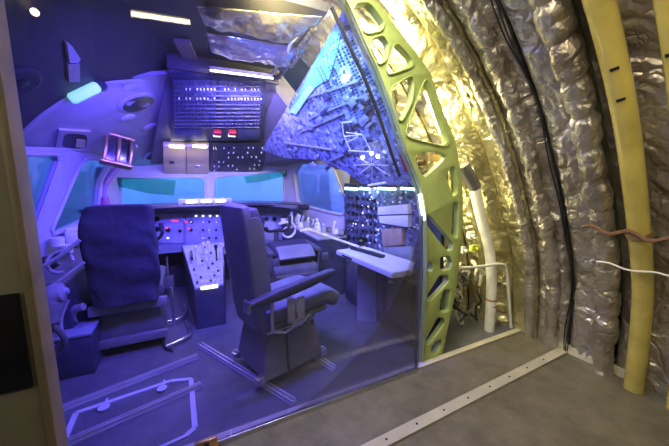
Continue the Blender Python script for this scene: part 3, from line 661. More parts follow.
for i in range(3): place('lit_display', rect_me(.11, .03, .008, mat('fcu_lamp', (1, 1, 1), .4, emit=(.95, .9, 1), estr=5), 'lit_display'), t, FC.mat(.06+i*.16, .05, .012))
for i in range(9): place('knob', KN, t, FC.mat(-.02+i*.06, .022, .012))
# ============================================================ INSTRUMENT PANEL + PEDESTAL
PI_ = Plane((-.9, 4.02, .55), (1.4, 4.02, .55), (-.9, 4.10, 1.08))
t = thing('instrument_panel', 'main instrument panel with round dials and small red lights under the glareshield', 'panel', (.2, 4.05, .6))
b = B(); prism(b, [PI_.w(.14, 0, 0), PI_.w(2.24, 0, 0), PI_.w(2.24, .5, 0), PI_.w(.14, .5, 0)], [PI_.w(.16, 0, -.2), PI_.w(2.2, 0, -.2), PI_.w(2.2, .5, -.1), PI_.w(.16, .5, -.1)]); obj('backing', b, PANEL, t)
for x0, y0, x1, y1 in ((152, 214, 183, 243), (186, 214, 224, 262), (227, 214, 252, 262), (262, 214, 282, 240)):
    obj('sub_panel', poly_bm(PI_, [(x0, y0), (x1, y0), (x1, y1), (x0, y1)], (), .012, .012, bev=.002), mat('panel_light', (.36, .38, .48), .45, var=.2), t)
for x, y, s in ((157, 219, 1.3), (157, 229, 1.3), (168, 230, 1.2), (191, 222, 1), (191, 230, .9), (203, 222, .6), (203, 230, .6), (203, 238, .6), (209, 222, .6), (209, 230, .6), (209, 238, .6), (216, 222, .6), (216, 230, .6), (216, 238, .6), (180, 231, .8), (232, 222, 1.2), (232, 232, 1.2), (243, 222, 1.2), (243, 232, 1.2), (266, 219, 1.3), (274, 219, 1.3), (266, 229, 1.2)):
    u, v = PI_.px(x, y); place('dial', DLS, t, PI_.mat(u, v, .012), s)
ND = rect_me(.006, .03, .004, WLAMP, 'needle')
for x, y in ((157, 219), (157, 229), (191, 222), (203, 222), (209, 230), (216, 222), (203, 238), (232, 222), (243, 232)):
    u, v = PI_.px(x, y); place('needle', ND, t, PI_.mat(u, v, .024) @ Matrix.Rotation(R1.uniform(0, 6), 4, 'Z'), .8)
for x, y in ((173, 221), (177, 221), (167, 228), (189, 229), (186, 222)): u, v = PI_.px(x, y); place('red_light', BTR, t, PI_.mat(u, v, .022))
for x, y in ((196, 216), (203, 216), (210, 216), (217, 216), (189, 250), (194, 250), (187, 256), (160, 238), (168, 238)): u, v = PI_.px(x, y); place('lit_button', BTN, t, PI_.mat(u, v, .014))
for k in range(28):
    u, v = PI_.px(R1.uniform(154, 250), R1.uniform(215, 262)); place('button', BTG, t, PI_.mat(u, v, .012), .6)
t = thing('centre_pedestal', 'bright centre pedestal with levers and a lit rear edge between the front seats', 'pedestal', (.15, 3.4, 0))
zc = .50
b = B(); prism(b, [(.02, 2.98, 0), (.28, 2.98, 0), (.40, 4.0, 0), (-.06, 4.0, 0)], [(.02, 2.98, .40), (.28, 2.98, .40), (.42, 4.0, .62), (-.08, 4.0, .62)]); obj('body', b, PANELD, t)
PP = Plane((.02, 2.98, .405), (.28, 2.98, .405), (.02, 4.0, .625))
b = B(); prism(b, [(.025, 3.0, .40), (.275, 3.0, .40), (.41, 4.0, .615), (-.07, 4.0, .615)], [(.025, 3.0, .418), (.275, 3.0, .418), (.41, 4.0, .633), (-.07, 4.0, .633)]); obj('top_plate', b, MATS['panel_light'], t)
b = B(); box(b, (.15, 2.965, .41), (.15, .02, .03), bev=.006); obj('lit_edge', b, mat('edge_glow', (1, 1, 1), .4, emit=(.85, .85, 1), estr=5), t)  # rear rim given its own emission
for i in range(6):
    for j in range(10):
        if R1.random() < .3: continue
        place(('knob', 'button', 'switch')[(i*2+j) % 3], (KN, KNW, SW)[(i*2+j) % 3], t, PP.mat(.03+i*.040*(1+j*.05)-j*.006, .08+j*.09, .020))
for i, (x, hgt, m) in enumerate(((.06, .17, DIAL), (.14, .20, DIAL), (.19, .20, DIAL), (.27, .15, BLACK), (.33, .16, DIAL))):
    b = B(); cyl(b, (x, 3.5, .5), (x, 3.46+.02*i, .52+hgt), .009, 8); box(b, (x, 3.455+.02*i, .53+hgt), (.035, .03, .045), bev=.008); obj('lever', b, m, t)
for i, x in enumerate((.02, .36)):
    b = B(); cyl(b, (x-.012, 3.6, .56), (x+.012, 3.6, .56), .09, 24); obj('trim_wheel', b, BLACK, t)
# control yokes
def yoke(x, y, lab):
    t = thing('control_yoke', lab, 'yoke', (x, y, 0)); b = B(); tube(b, smooth_pts([(x, y+.25, 0), (x, y+.12, .4), (x, y+.02, .78)], 2), .03, 12); obj('column', b, GREYD, t)
    b = B(); tube(b, smooth_pts([(x-.17, y, .94), (x-.18, y, .84), (x-.1, y, .78), (x, y, .8), (x+.1, y, .78), (x+.18, y, .84), (x+.17, y, .94)], 2), .018, 10); obj('wheel', b, BLACK, t)
    for s in (-1, 1):
        b = B(); tube(b, [(x+s*.172, y, .88), (x+s*.17, y, .97)], [.022, .026], 10); obj('grip', b, PANELD, t)
yoke(-.42, 3.62, 'control yoke in front of the left pilot seat')
yoke(1.0, 3.62, 'control yoke in front of the right pilot seat')
# ============================================================ RIGHT SIDE: SLOPED BREAKER WALL, ENGINEER PANEL
PR = Plane(at(350, 12, 1, 1.74), (.82, 3.4, 1.80), at(408, 155, 1, 1.74))
def rack_mat(name, a, c, s):
    m = bpy.data.materials.new(name); m.use_nodes = True; nt = m.node_tree; N = nt.nodes; Lk = nt.links; b = N['Principled BSDF']; tc = N.new('ShaderNodeTexCoord')
    mp = N.new('ShaderNodeMapping'); mp.inputs['Rotation'].default_value = (.5, .3, .6); Lk.new(tc.outputs['Object'], mp.inputs[0])
    v = N.new('ShaderNodeTexVoronoi'); v.distance = 'CHEBYCHEV'; v.inputs['Scale'].default_value = s; v.inputs['Randomness'].default_value = .8; Lk.new(mp.outputs[0], v.inputs['Vector'])
    r = N.new('ShaderNodeValToRGB'); r.color_ramp.interpolation = 'CONSTANT'; e = r.color_ramp.elements; e[0].color = a+(1,); e[1].color = c+(1,); e[1].position = .45
    x = e.new(.7); x.color = (a[0]*.4, a[1]*.4, a[2]*.4, 1); x = e.new(.88); x.color = (.8, .82, .85, 1)
    Lk.new(v.outputs['Color'], r.inputs['Fac']); Lk.new(r.outputs['Color'], b.inputs['Base Color'])
    bp = N.new('ShaderNodeBump'); bp.inputs['Strength'].default_value = .8; bp.inputs['Distance'].default_value = .02; Lk.new(v.outputs['Color'], bp.inputs['Height']); Lk.new(bp.outputs['Normal'], b.inputs['Normal'])
    b.inputs['Roughness'].default_value = .4; return m
SL = rack_mat('sloped_panel', (.22, .26, .42), (.40, .45, .60), 34)
t = thing('sloped_breaker_wall', 'tall sloped wall of circuit breakers between the ceiling and the engineer panel', 'panel', tuple(PR.p3(345, 20)))
obj('plate', poly_bm(PR, [(346, 6), (322, 48), (300, 86), (262, 150), (285, 158), (322, 160), (346, 172), (362, 184), (419, 186), (416, 165), (404, 142), (392, 104), (377, 66), (362, 34)], (), .03, 0, bev=.003), SL, t)
obj('teal_reflection', poly_bm(PR, [(343, 22), (334, 30), (318, 58), (300, 92), (290, 112), (297, 112), (314, 88), (330, 78), (338, 50)], (), .012, .014, bev=.003), TEALP, t)  # LED reflection on the wall painted as a teal plate
obj('teal_reflection_strip', poly_bm(PR, [(311, 84), (316, 87), (298, 113), (292, 111)], (), .012, .03, bev=.003), mat('pale_teal_reflection', (.4, .85, .8), .4), t)  # narrow LED reflection painted as a paler teal plate
rows = [((346, 26), (392, 120)), ((340, 34), (380, 118)), ((335, 42), (372, 124)), ((328, 54), (362, 126)), ((322, 66), (352, 132))]
cnt = 0; stuff = B()
for (a, b2) in rows:
    n = 26
    for i in range(n):
        x = a[0]+(b2[0]-a[0])*(i/n); y = a[1]+(b2[1]-a[1])*(i/n)
        for dx in (0, 3):
            u, v = PR.px(x-dx, y+dx*.6); M = PR.mat(u, v, .004)
            if cnt < 88 and R1.random() < .55: place('breaker', (BRK, BRKD)[(i//4) % 2], t, M, .8); cnt += 1
            else: tube(stuff, [M @ Vector((0, 0, 0)), M @ Vector((0, 0, .014))], .006, 6)
o = obj('breakers', stuff, PANELD, t); o['kind'] = 'stuff'
for k in range(34):      # raised equipment boxes on the wall
    x = R1.uniform(290, 372); y = R1.uniform(90, 168)
    if y < 90+(345-x)*1.1-20 or x > 372: continue
    u, v = PR.px(x, y); b = B(); box(b, (0, 0, 0), (R1.uniform(.04, .10), R1.uniform(.02, .06), .025), PR.mat(u, v, .014), .004); obj('module', b, (PANELD, GREY, SL, MATS['panel_light'])[k % 4], t)
for (x0, y0, x1, y1) in ((300, 132, 345, 112), (285, 142, 340, 150), (310, 118, 372, 92), (330, 160, 380, 140), (300, 100, 360, 80)):
    b = B(); sweep(b, [PR.p3(x0, y0, .015), PR.p3(x1, y1, .015)], .012, .014, PR.n); obj('conduit', b, GREY, t)
b = B(); u, v = PR.px(347, 77); M = PR.mat(u, v, .03); bmesh.ops.create_uvsphere(b, u_segments=12, v_segments=8, radius=.022, matrix=M); obj('bright_lamp', b, mat('spot', (1, 1, 1), .4, emit=(.95, .95, 1), estr=14), t)
# dark channel between breaker wall and the frame with red placard
t = tag(obj('red_placard', poly_bm(PR, [(401, 154), (405, 153), (409, 168), (406, 171)], (), .01, .02), RED), 'small red placard low on the sloped breaker wall next to the green frame', 'placard')
# pale rods and glowing dots imitating reflection lines in the glass
t = thing('reflection_rods', 'thin pale rods imitating reflection lines before the sloped breaker wall', 'wire frame', tuple(PR.p3(370, 150, .05)))
RODM = mat('pale_rod', (.85, .85, .9), .35)
def rod(pts, r, h, m=RODM, nm='rod'):
    b = B(); tube(b, [PR.p3(x, y, h) for x, y in pts], r, 6); obj(nm, b, m, t)
for pts in ([(346, 120), (347, 131), (350, 139), (354, 148)], [(346, 120), (356, 119)], [(348, 134), (366, 132), (374, 147)], [(350, 130), (366, 132)], [(352, 148), (374, 149)], [(350, 140), (362, 134)]): rod(pts, .005, .05)
c0 = (376, 161)
for x, y in ((360, 154), (392, 162), (375, 150), (388, 153), (364, 170), (376, 181), (394, 172), (358, 162)): rod([c0, (x, y)], .003, .06)
rod([(372, 182), (390, 179)], .010, .06, RODM, 'bar')
for x, y in ((367, 154), (376, 150), (382, 153)):
    b = B(); bmesh.ops.create_uvsphere(b, u_segments=10, v_segments=8, radius=.016, matrix=Matrix.Translation(PR.p3(x, y, .06))); obj('glow_dot', b, mat('glow_dot', (1, 1, 1), .4, emit=(.95, .95, 1), estr=6), t)
# engineer panel
PE = Plane((1.74, 3.2, .7), (1.76, 1.75, .7), (1.70, 3.2, 1.4))
t = thing('engineer_panel', 'flight engineer panel crowded with dials above the small white table', 'panel', (1.75, 2.5, .75))
obj('plate', poly_bm(PE, [(344, 188), (421, 188), (422, 268), (352, 244), (345, 240)], (), .03, 0, bev=.003), rack_mat('engineer_face', (.07, .08, .16), (.16, .18, .30), 34), t)
LS = mat('light_strip', (1, 1, 1), .4, emit=(.62, 1, .93), estr=5)
for x0, x1 in ((347, 359), (362, 371), (380, 397), (403, 420)):
    obj('light_strip', poly_bm(PE, [(x0, 187), (x1, 188), (x1, 190), (x0, 189.5)], (), .02, .03), LS, t)
    obj('light_shade', poly_bm(PE, [(x0, 183), (x1, 184), (x1, 187), (x0, 186.5)], (), .02, .035), PANELD, t)
for j in range(6):
    for i in range(8):
        x = 349+i*4.5; y = 197+j*8+i*.6
        if 380 < x < 414 and 200 < y < 246: continue
        u, v = PE.px(x+R1.uniform(-1, 1), y); place('dial', DLS, t, PE.mat(u, v, 0), R1.choice((.8, 1, 1.2)))
for k in range(45):
    x, y = R1.uniform(346, 418), R1.uniform(193, 243); u, v = PE.px(x, y); place(('button', 'knob', 'switch')[k % 3], (BTG, KNW, SW)[k % 3], t, PE.mat(u, v, 0), R1.uniform(.7, 1.2))
for k in range(10):
    u, v = PE.px(R1.uniform(348, 380), R1.uniform(195, 240)); place('lit_button', BTN, t, PE.mat(u, v, 0), .7)
WB = mat('lilac_plate', (.72, .68, .70), .45, var=.1)
obj('pale_box', poly_bm(PE, [(382, 207), (411, 204), (412, 213), (382, 214)], (), .05, .05, bev=.003), WB, t)
obj('pale_box', poly_bm(PE, [(383, 216), (412, 215), (412, 226), (384, 222)], (), .05, .05, bev=.003), WB, t)
obj('brown_box', poly_bm(PE, [(385, 229), (405, 228), (405, 244), (386, 246)], (), .04, .04, bev=.003), mat('brown_plate', (.40, .27, .2), .5, var=.3), t)
obj('grey_box', poly_bm(PE, [(386, 246), (414, 247), (416, 262), (387, 256)], (), .03, .03, bev=.003), GREY, t)
area('engineer_light', (1.62, 2.5, 1.34), (.35, 0, -1), .04, 1.2, (.3, .5, 1), 5)
# engineer table
t = thing('fold_table', 'small white table with a grey pedestal leg below the engineer panel', 'table', (1.45, 2.3, 0))
zt = .745
def P2(x, y, z): v = at(x, y, 2, z); return (v.x, v.y, z)
tp = [P2(336, 250, zt), P2(364, 246, zt), P2(415, 262, zt), P2(412, 270, zt), P2(392, 273, zt)]
TT = mat('table_top', (.62, .62, .66), .4, var=.08)
b = B(); prism(b, [(x, y, z-.045) for x, y, z in tp], tp); bmesh.ops.bevel(b, geom=b.edges[:], offset=.006, segments=2, affect='EDGES'); obj('tabletop', b, TT, t)
c = Vector(tp[0]).lerp(Vector(tp[4]), .5)
a1, a2 = at(357, 321, 2, 0), at(385, 322, 2, 0); a3 = at(398, 312, 2, 0); a4 = at(368, 309, 2, 0)
b = B(); prism(b, [a1, a2, a3, a4], [(a1.x, a1.y, zt-.045), (a2.x, a2.y, zt-.045), (a3.x, a3.y, zt-.045), (a4.x, a4.y, zt-.045)]); obj('pedestal_leg', b, GREY, t)
b = B(); p = Vector(tp[0])*.85+Vector(tp[4])*.15; q = Vector(tp[0])*.65+Vector(tp[4])*.35; n = (q-p).cross(Vector((0, 0, 1))).normalized()*.006
n = n if n.y < 0 else -n
sweep(b, [p+n+Vector((0, 0, -.022)), q+n+Vector((0, 0, -.022))], .006, .012); obj('slot', b, BLACK, t)
b = B(); p, q = P2(352, 249, zt), P2(383, 258, zt); sweep(b, [Vector(p)+Vector((0, 0, .013)), Vector(q)+Vector((0, 0, .013))], .05, .024)
o = obj('handset', b, BLACK); tag(o, 'black telephone handset lying on the small white table', 'handset')
b = B(); bmesh.ops.create_uvsphere(b, u_segments=12, v_segments=8, radius=.03, matrix=Matrix.Translation(Vector(P2(362, 245, zt))+Vector((0, .02, .03)))); box(b, Vector(P2(362, 245, zt))+Vector((0, .02, .008)), (.07, .05, .016)); tag(obj('desk_microphone', b, BLACK), 'small black knob shaped microphone behind the handset on the white table', 'microphone')
# lower engineer cabinet (dark, behind the table)
t = thing('lower_cabinet', 'dark lower cabinet behind the white table', 'cabinet', (1.68, 2.5, 0))
b = B(); box(b, (1.71, 2.4, .33), (.12, 1.2, .64), bev=.006); obj('body', b, PANELD, t)
for y in (2.0, 2.4, 2.8):
    b = B(); box(b, (1.645, y, .36), (.012, .34, .44), bev=.004); d = obj('door', b, GREYD, t); b = B(); box(b, (1.632, y+.1, .5), (.014, .06, .02), bev=.003); obj('latch', b, STEEL, d)
# ============================================================ RIGHT SIDE CONSOLE
t = thing('right_side_console', 'right side console below the side window', 'console', (1.5, 3.6, 0))
b = B(); prism(b, [(1.36, 3.15, 0), (1.74, 3.15, 0), (1.36, 4.0, 0), (1.18, 4.0, 0)], [(1.36, 3.15, .72), (1.74, 3.15, .72), (1.36, 4.0, .85), (1.18, 4.0, .85)]); obj('body', b, PANELD, t)
b = B(); prism(b, [(1.35, 3.14, .72), (1.75, 3.14, .72), (1.37, 4.0, .85), (1.17, 4.0, .85)], [(1.35, 3.14, .74), (1.75, 3.14, .74), (1.37, 4.0, .87), (1.17, 4.0, .87)]); obj('top', b, GREY, t)
b = B(); tube(b, [at(289, 223, 2, .80), at(359, 247, 2, .79)], .014, 8); tag(obj('console_trim_rod', b, mat('rail_pale', (.95, .85, .42), .35)), 'long straight trim rod coloured with a reflected pale yellow, running from the right windscreen corner to the white table', 'rod')  # yellow of a reflection put into the console trim's colour
names = [('box', 'small pale box'), ('cup', 'round pale cup'), ('connector', 'ribbed fitting'), ('lever', 'short pale lever')]
for k in range(14):
    x = 284+k*4.4; y = 210+k*2.0+(k % 3)*3; p = at(x, y, 1, 3.85-.055*k) ; nm, lb_ = names[k % 4]
    zb = max(.72+.15*(p.y-3.15), .75); p.z = zb+.02; b = B()
    if nm == 'box': box(b, p+Vector((0, 0, .03)), (.09, .05, .07), Matrix.Identity(4), .006)
    elif nm == 'cup': tube(b, [p, p+Vector((0, 0, .02)), p+Vector((0, 0, .08))], [.03, .035, .04], 14)
    elif nm == 'connector':
        tube(b, [p+Vector((.02*i, 0, .03)) for i in range(5)], [.035, .028, .035, .028, .035], 12)
    else: cyl(b, p, p+Vector((.03, 0, .12)), .012, 8); bmesh.ops.create_uvsphere(b, u_segments=10, v_segments=6, radius=.022, matrix=Matrix.Translation(p+Vector((.03, 0, .13))))
    order = ('farthest from the camera', 'second from the windscreen', 'third from the windscreen', 'nearest the table')[min(3, k//4)]
    tag(obj(nm, b, (WHITE, DIAL, STEEL, GREY)[(k*3) % 4]), lb_+' on the right side console, '+order, 'cockpit fitting')
for k, (pts, lab) in enumerate([([(279, 224), (290, 221), (297, 229), (291, 238), (282, 236), (284, 228), (293, 227)], 'curled pale hose on the right side console beside the windscreen corner'), ([(300, 231), (312, 228), (318, 236), (310, 243), (303, 238), (309, 233), (324, 238)], 'curled pale hose on the right side console nearer the white table')]):
    b = B(); tube(b, smooth_pts([at(x, y, 1, 3.62-.14*k+.01*i) for i, (x, y) in enumerate(pts)], 3), .016, 8); tag(obj('hose', b, DIAL), lab, 'hose')
for k in range(9):
    x = 291+k*5.6; y = 218+k*2.0; p = at(x, y-1, 1, 3.74-.05*k); b = B(); M = Matrix.Translation(p) @ Matrix.Rotation(.6*k, 4, 'Z')
    box(b, (0, 0, -.02), (.05, .03, .09), M, .006); cyl(b, M @ Vector((0, 0, .02)), M @ Vector((.01, -.02, .07)), .014, 8)
    tag(obj('lever', b, (DIAL, GREY, STEEL)[k % 3]), 'pale stubby lever in the row along the right window sill', 'lever', 'levers along the right window sill')
# ============================================================ LEFT SIDE CONSOLE
t = thing('left_side_console', 'left side console with sloping top below the left windows', 'console', (-.9, 3.5, 0))
b = B(); prism(b, [(-1.08, 2.75, 0), (-.80, 2.75, 0), (-.62, 4.0, 0), (-.82, 4.0, 0)], [(-1.10, 2.75, .66), (-.84, 2.75, .66), (-.60, 4.0, .86), (-.82, 4.0, .86)]); obj('body', b, PANELD, t)
b = B(); prism(b, [(-1.11, 2.74, .66), (-.83, 2.74, .66), (-.58, 4.0, .86), (-.82, 4.0, .86)], [(-1.11, 2.74, .685), (-.83, 2.74, .685), (-.58, 4.0, .885), (-.82, 4.0, .885)]); obj('top', b, GREYM, t)
def onl(x, y): p = at(x, y, 0, -.86); return p
b = B(); M = Matrix.Translation(at(73, 234, 1, 3.45)) @ Matrix.Rotation(.5, 4, 'Z'); box(b, (0, 0, -.015), (.16, .22, .11), M, .01); o = obj('document_box', b, mat('pale_blue_box', (.6, .62, .75), .5)); tag(o, 'pale box with papers on the left side console', 'box')
b = B(); box(b, (0, 0, .05), (.13, .19, .015), M, .003); obj('papers', b, WHITE, o)
for k, (x, y, lab) in enumerate(((57, 240, 'left'), (66, 247, 'right'))):
    b = B(); p = at(x, y, 1, 3.2); tube(b, [p+Vector((0, 0, -.05)), p, p+Vector((0, 0, .02)), p+Vector((0, 0, .015))], [.045, .05, .05, .035], 16); tag(obj('cup_holder', b, DIAL), lab+' pale round cup holder on the left side console', 'cup holder')
t = thing('steering_tiller', 'small steering handwheel left of the left pilot seat', 'handwheel', (-.8, 2.75, .6))
p = at(60, 262, 1, 2.7); b = B(); tube(b, [p+Vector((.07*math.cos(a), .03*math.sin(a), .07*math.sin(a))) for a in [PI*2*i/20 for i in range(17)]], .013, 8); obj('rim', b, GREY, t)
b = B(); cyl(b, p, p+Vector((-.06, .05, -.04)), .02, 10); obj('hub', b, GREYD, t)
t = thing('oxygen_mask', 'pale blue oxygen mask hanging at the far left beside the glass edge', 'mask', (-.85, 2.4, .4))
p = at(50, 302, 1, 2.45)
b = B(); tube(b, smooth_pts([p+Vector((-.02, 0, -.14)), p+Vector((-.02, 0, -.08)), p+Vector((0, 0, .0)), p+Vector((.02, 0, .05)), p+Vector((.10, 0, .06))], 2), 1, 12, rf=lambda s: .05+.025*math.sin(s*3.0)-(.035 if s > .85 else 0)); obj('mask_body', b, mat('mask', (.26, .26, .32), .5), t)
b = B(); tube(b, smooth_pts([p+Vector((-.02, 0, -.13)), p+Vector((.05, 0, -.25)), p+Vector((.02, .05, -.36)), p+Vector((-.08, .05, -.40))], 3), .018, 8); obj('hose', b, GREYD, t)
for k, (pts, lab) in enumerate([([(40, 268), (62, 255), (80, 240)], 'upper pale tube below the left window'), ([(48, 290), (66, 276), (84, 262)], 'lower pale tube below the left window'), ([(55, 345), (62, 335), (60, 318), (68, 300)], 'bent grey hose beside the oxygen mask')]):
    b = B(); tube(b, smooth_pts([at(x, y, 1, 2.62+.02*i) for i, (x, y) in enumerate(pts)], 2), .013, 8); tag(obj('tube', b, GREY), lab, 'tube')
t = thing('flight_bag_box', 'dark box on the floor left of the left pilot seat', 'box', (-.8, 2.75, 0))
b = B(); box(b, (-.80, 2.74, .15), (.24, .26, .30), bev=.012); obj('body', b, PANELD, t); b = B(); box(b, (-.80, 2.74, .31), (.25, .27, .02), bev=.005); obj('lid', b, PANEL, t)
t = thing('reading_lamp', 'purple jointed reading lamp arm between the left window and windscreen', 'lamp', (-.7, 4.0, 1.3))
b = B(); tube(b, smooth_pts([at(119, 166, 1, 4.1), at(111, 176, 1, 4.0), at(104, 186, 1, 3.95), at(104, 200, 1, 3.95)], 2), .028, 10); obj('arm', b, mat('mauve', (.35, .2, .5), .4), t)
b = B(); p = at(105, 200, 1, 3.93); tube(b, [p+Vector((0, 0, .03)), p+Vector((0, 0, -.03)), p+Vector((0, 0, -.09))], [.035, .045, .04], 12); obj('head', b, mat('mauve_red', (.4, .12, .3), .4), t)
# ============================================================ SEATS
def slab(b, pts, w, th, seg=2, taper=None):
    """cushion swept along a side profile: pts (x,z) centre line, w half widths, th thickness"""
    rings = []; n = len(pts)
    for i, (x, z) in enumerate(pts):
        a = Vector((pts[max(i-1, 0)][0], 0, pts[max(i-1, 0)][1])); c = Vector((pts[min(i+1, n-1)][0], 0, pts[min(i+1, n-1)][1])); t = (c-a).normalized(); nn = Vector((t.z, 0, -t.x))
        e = 1 if 0 < i < n-1 else .55; hw = (w[i] if isinstance(w, list) else w)*(1 if e == 1 else .93); h = (th[i] if isinstance(th, list) else th)/2*e
        ring = []
        for k in range(20):
            an = 2*PI*k/20; cy, cz = math.cos(an), math.sin(an); cy = math.copysign(abs(cy)**.35, cy); cz = math.copysign(abs(cz)**.5, cz)
            ring.append(b.verts.new(Vector((x, 0, z))+Vector((0, 1, 0))*hw*cy+nn*h*cz))
        rings.append(ring)
    for r0, r1 in zip(rings, rings[1:]):
        for k in range(20): b.faces.new((r0[k], r0[(k+1) % 20], r1[(k+1) % 20], r1[k]))
    b.faces.new(rings[0][::-1]); b.faces.new(rings[-1])
def sm2(pts, it=2): return [(p.x, p.y) for p in smooth_pts([(x, z, 0) for x, z in pts], it)]
def L(name, b, m, t, **k): return obj(name, b, m, t, local=True, **k)
def seat(label, loc, rz, style):
    t = thing('pilot_seat', label, 'seat', loc, rz, 'cockpit seats')
    cover = CLOTHB if style == 'captain' else CLOTHG; shell = mat('seat_shell', (.21, .205, .20), .45, var=.15)
    b = B(); slab(b, sm2([(-.22, .47), (-.05, .475), (.14, .50), (.32, .51), (.40, .45)]), .245, .13); L('seat_cushion', b, CLOTHD if style == 'captain' else CLOTHG, t)
    b = B(); slab(b, sm2([(-.22, .41), (0, .41), (.30, .42)]), .235, .05); L('seat_pan', b, shell, t)
    if style != 'folded':
        prof = sm2([(-.16, .48), (-.185, .66), (-.21, .86), (-.235, 1.05), (-.26, 1.21)])
        b = B(); slab(b, prof, [.18]*(len(prof)-3)+[.175, .165, .14], .10); L('back_cushion', b, CLOTHD if style != 'captain' else CLOTHB, t)
        if style == 'captain':
            b = B(); pr = sm2([(-.30, .44), (-.315, .66), (-.335, .86), (-.355, 1.05), (-.34, 1.235)]); slab(b, pr, [.245]*(len(pr)-4)+[.24, .23, .21, .16], .15); bmesh.ops.subdivide_edges(b, edges=b.edges[:], cuts=1, use_grid_fill=True)
            for v in b.verts:
                q = Vector((v.co.x*3, v.co.y*5, v.co.z*3.5)); v.co.x += (ridge(q)*.026+ridge(q*2.2)*.012); v.co.y += noise.noise(q*1.4)*.028-.06*max(0, .62-v.co.z)*(1 if v.co.y > 0 else -1)
            L('fabric_cover', b, CLOTHB, t)
        else:
            b = B(); pr = sm2([(-.22, .36), (-.255, .55), (-.275, .80), (-.30, 1.03), (-.315, 1.235)]); slab(b, pr, [.205]*(len(pr)-3)+[.20, .19, .16], .07); L('back_shell', b, shell, t)
            for s in (-1, 1):
                b = B(); tube(b, [(x+.055, s*.192, z) for x, z in pr[1:-3]], .008, 6); L('piping', b, STEELD, t)
                b = B(); slab(b, [(x+.04, z) for x, z in pr[1:-3]], .012, .12)
                bmesh.ops.translate(b, verts=b.verts, vec=(0, s*.196, 0)); L('side_bolster', b, shell, t)
    else:
        b = B(); slab(b, sm2([(-.20, .62), (-.05, .67), (.12, .68), (.24, .64), (.28, .60)]), .22, .12); L('folded_backrest', b, CLOTHB, t)
        b = B(); slab(b, sm2([(-.26, .60), (-.2, .67), (-.1, .7)]), .2, .05); L('back_shell', b, shell, t)
    arms = {'engineer': (-1,), 'captain': (), 'folded': (-1, 1)}[style]
    for s in arms:
        y = s*.265
        b = B(); slab(b, [(-.36, .625), (-.15, .645), (.1, .675), (.27, .70), (.33, .712)], .032, [.055, .075, .07, .055, .04]) if style == 'engineer' else slab(b, [(-.2, .66), (0, .67), (.25, .68)], .035, .05)
        bmesh.ops.translate(b, verts=b.verts, vec=(0, y, 0)); a = L('armrest', b, CLOTHD, t)
        b = B(); box(b, (-.365, y, .62), (.025, .066, .08), bev=.006); L('end_cap', b, STEEL, a)
        b = B(); tube(b, [(-.20, y, .64), (-.19, y*.95, .40)], .012, 8); L('arm_strut', b, STEEL, a)
    if style == 'engineer':
        b = B(); tube(b, smooth_pts([(-.02, -.10, .585), (-.0, -.22, .575), (.0, -.262, .52), (.01, -.262, .42)], 2), .012, 8); L('belt', b, STRAP, t)
        for dx in (-.05, .03):
            b = B(); sweep(b, smooth_pts([(dx, -.12, .586), (dx, -.25, .57), (dx, -.268, .50), (dx, -.262, .40)], 2), .062, .008, Vector((1, 0, 0)).cross(Vector((0, 0, 1)))) if 0 else box(b, (dx, -.262, .50), (.062, .012, .17), bev=.004); L('strap', b, STRAP, t)
        b = B(); box(b, (-.01, -.275, .41), (.09, .02, .05), bev=.005); L('buckle', b, STEEL, t)
        b = B(); tube(b, [(.10, -.24, .36), (.12, -.25, .42), (-.1, -.26, .36), (-.18, -.25, .39)], .012, 8); L('adjust_lever', b, STEEL, t)
        b = B(); tube(b, [(.18, -.18, .40), (.19, -.18, .22)], .01, 8); L('hanging_handle', b, GREYD, t)
    # mechanism and pedestal
    b = B(); box(b, (0, 0, .385), (.36, .34, .04), bev=.006)
    for yy in (-.19, .19): cyl(b, (-.2, yy, .36), (.2, yy, .36), .016, 10)
    L('mechanism', b, STEELD if style != 'engineer' else STEEL, t)
    if style == 'captain':
        b = B(); box(b, (-.28, 0, .40), (.05, .54, .08), bev=.008); L('rear_beam', b, GREYM, t)
        b = B(); prism(b, [(-.26, -.24, .07), (.24, -.22, .07), (.24, .22, .07), (-.26, .24, .07)], [(-.22, -.2, .37), (.2, -.18, .37), (.2, .18, .37), (-.22, .2, .37)]); L('pedestal', b, GREYD, t)
        b = B(); box(b, (-.30, 0, .12), (.04, .50, .07), bev=.006); L('lower_beam', b, GREYM, t)
        for s in (-1, 1):
            b = B(); tube(b, smooth_pts([(-.44, s*.30, .02), (-.34, s*.22, .022), (-.1, s*.21, .025), (.3, s*.21, .025)], 2), .018, 8); L('floor_rail', b, STEEL, t)
        b = B(); tube(b, smooth_pts([(-.33, .28, .47), (-.3, .36, .45), (-.28, .37, .33), (-.24, .36, .27)], 2), .028, 10); L('side_hose', b, GREY, t)
        b = B(); tube(b, smooth_pts([(-.25, -.30, .50), (-.27, -.31, .3), (-.26, -.30, .15)], 2), .014, 8); L('side_rod', b, STEEL, t)
    else:
        b = B(); prism(b, [(-.25, -.23, .035), (.25, -.23, .035), (.25, .23, .035), (-.25, .23, .035)], [(-.20, -.18, .35), (.20, -.18, .35), (.20, .18, .35), (-.20, .18, .35)]); bmesh.ops.bevel(b, geom=b.edges[:], offset=.008, segments=2, affect='EDGES'); L('pedestal', b, shell, t)
        b = B(); tube(b, [(-.06, -.232, .05), (-.05, -.184, .34)], .008, 6); L('pedestal_seam', b, STEELD, t)
        for x in (-.27, .27):
            for y in (-.2, .2):
                b = B(); box(b, (x, y, .045), (.06, .05, .05), bev=.008); cyl(b, (x, y, .04), (x, y, .085), .014, 8); L('foot', b, STEEL, t)
    return t
seat('left pilot seat seen from behind with a dark navy fabric cover', (-.465, 3.10, 0), PI/2, 'captain')
fe = seat('loose grey engineer seat with armrest turned to the right on floor rails', (.585, 2.13, .03), math.radians(14), 'engineer')
seat('right pilot seat with its backrest folded down behind the engineer seat', (1.02, 3.15, 0), PI/2, 'folded')
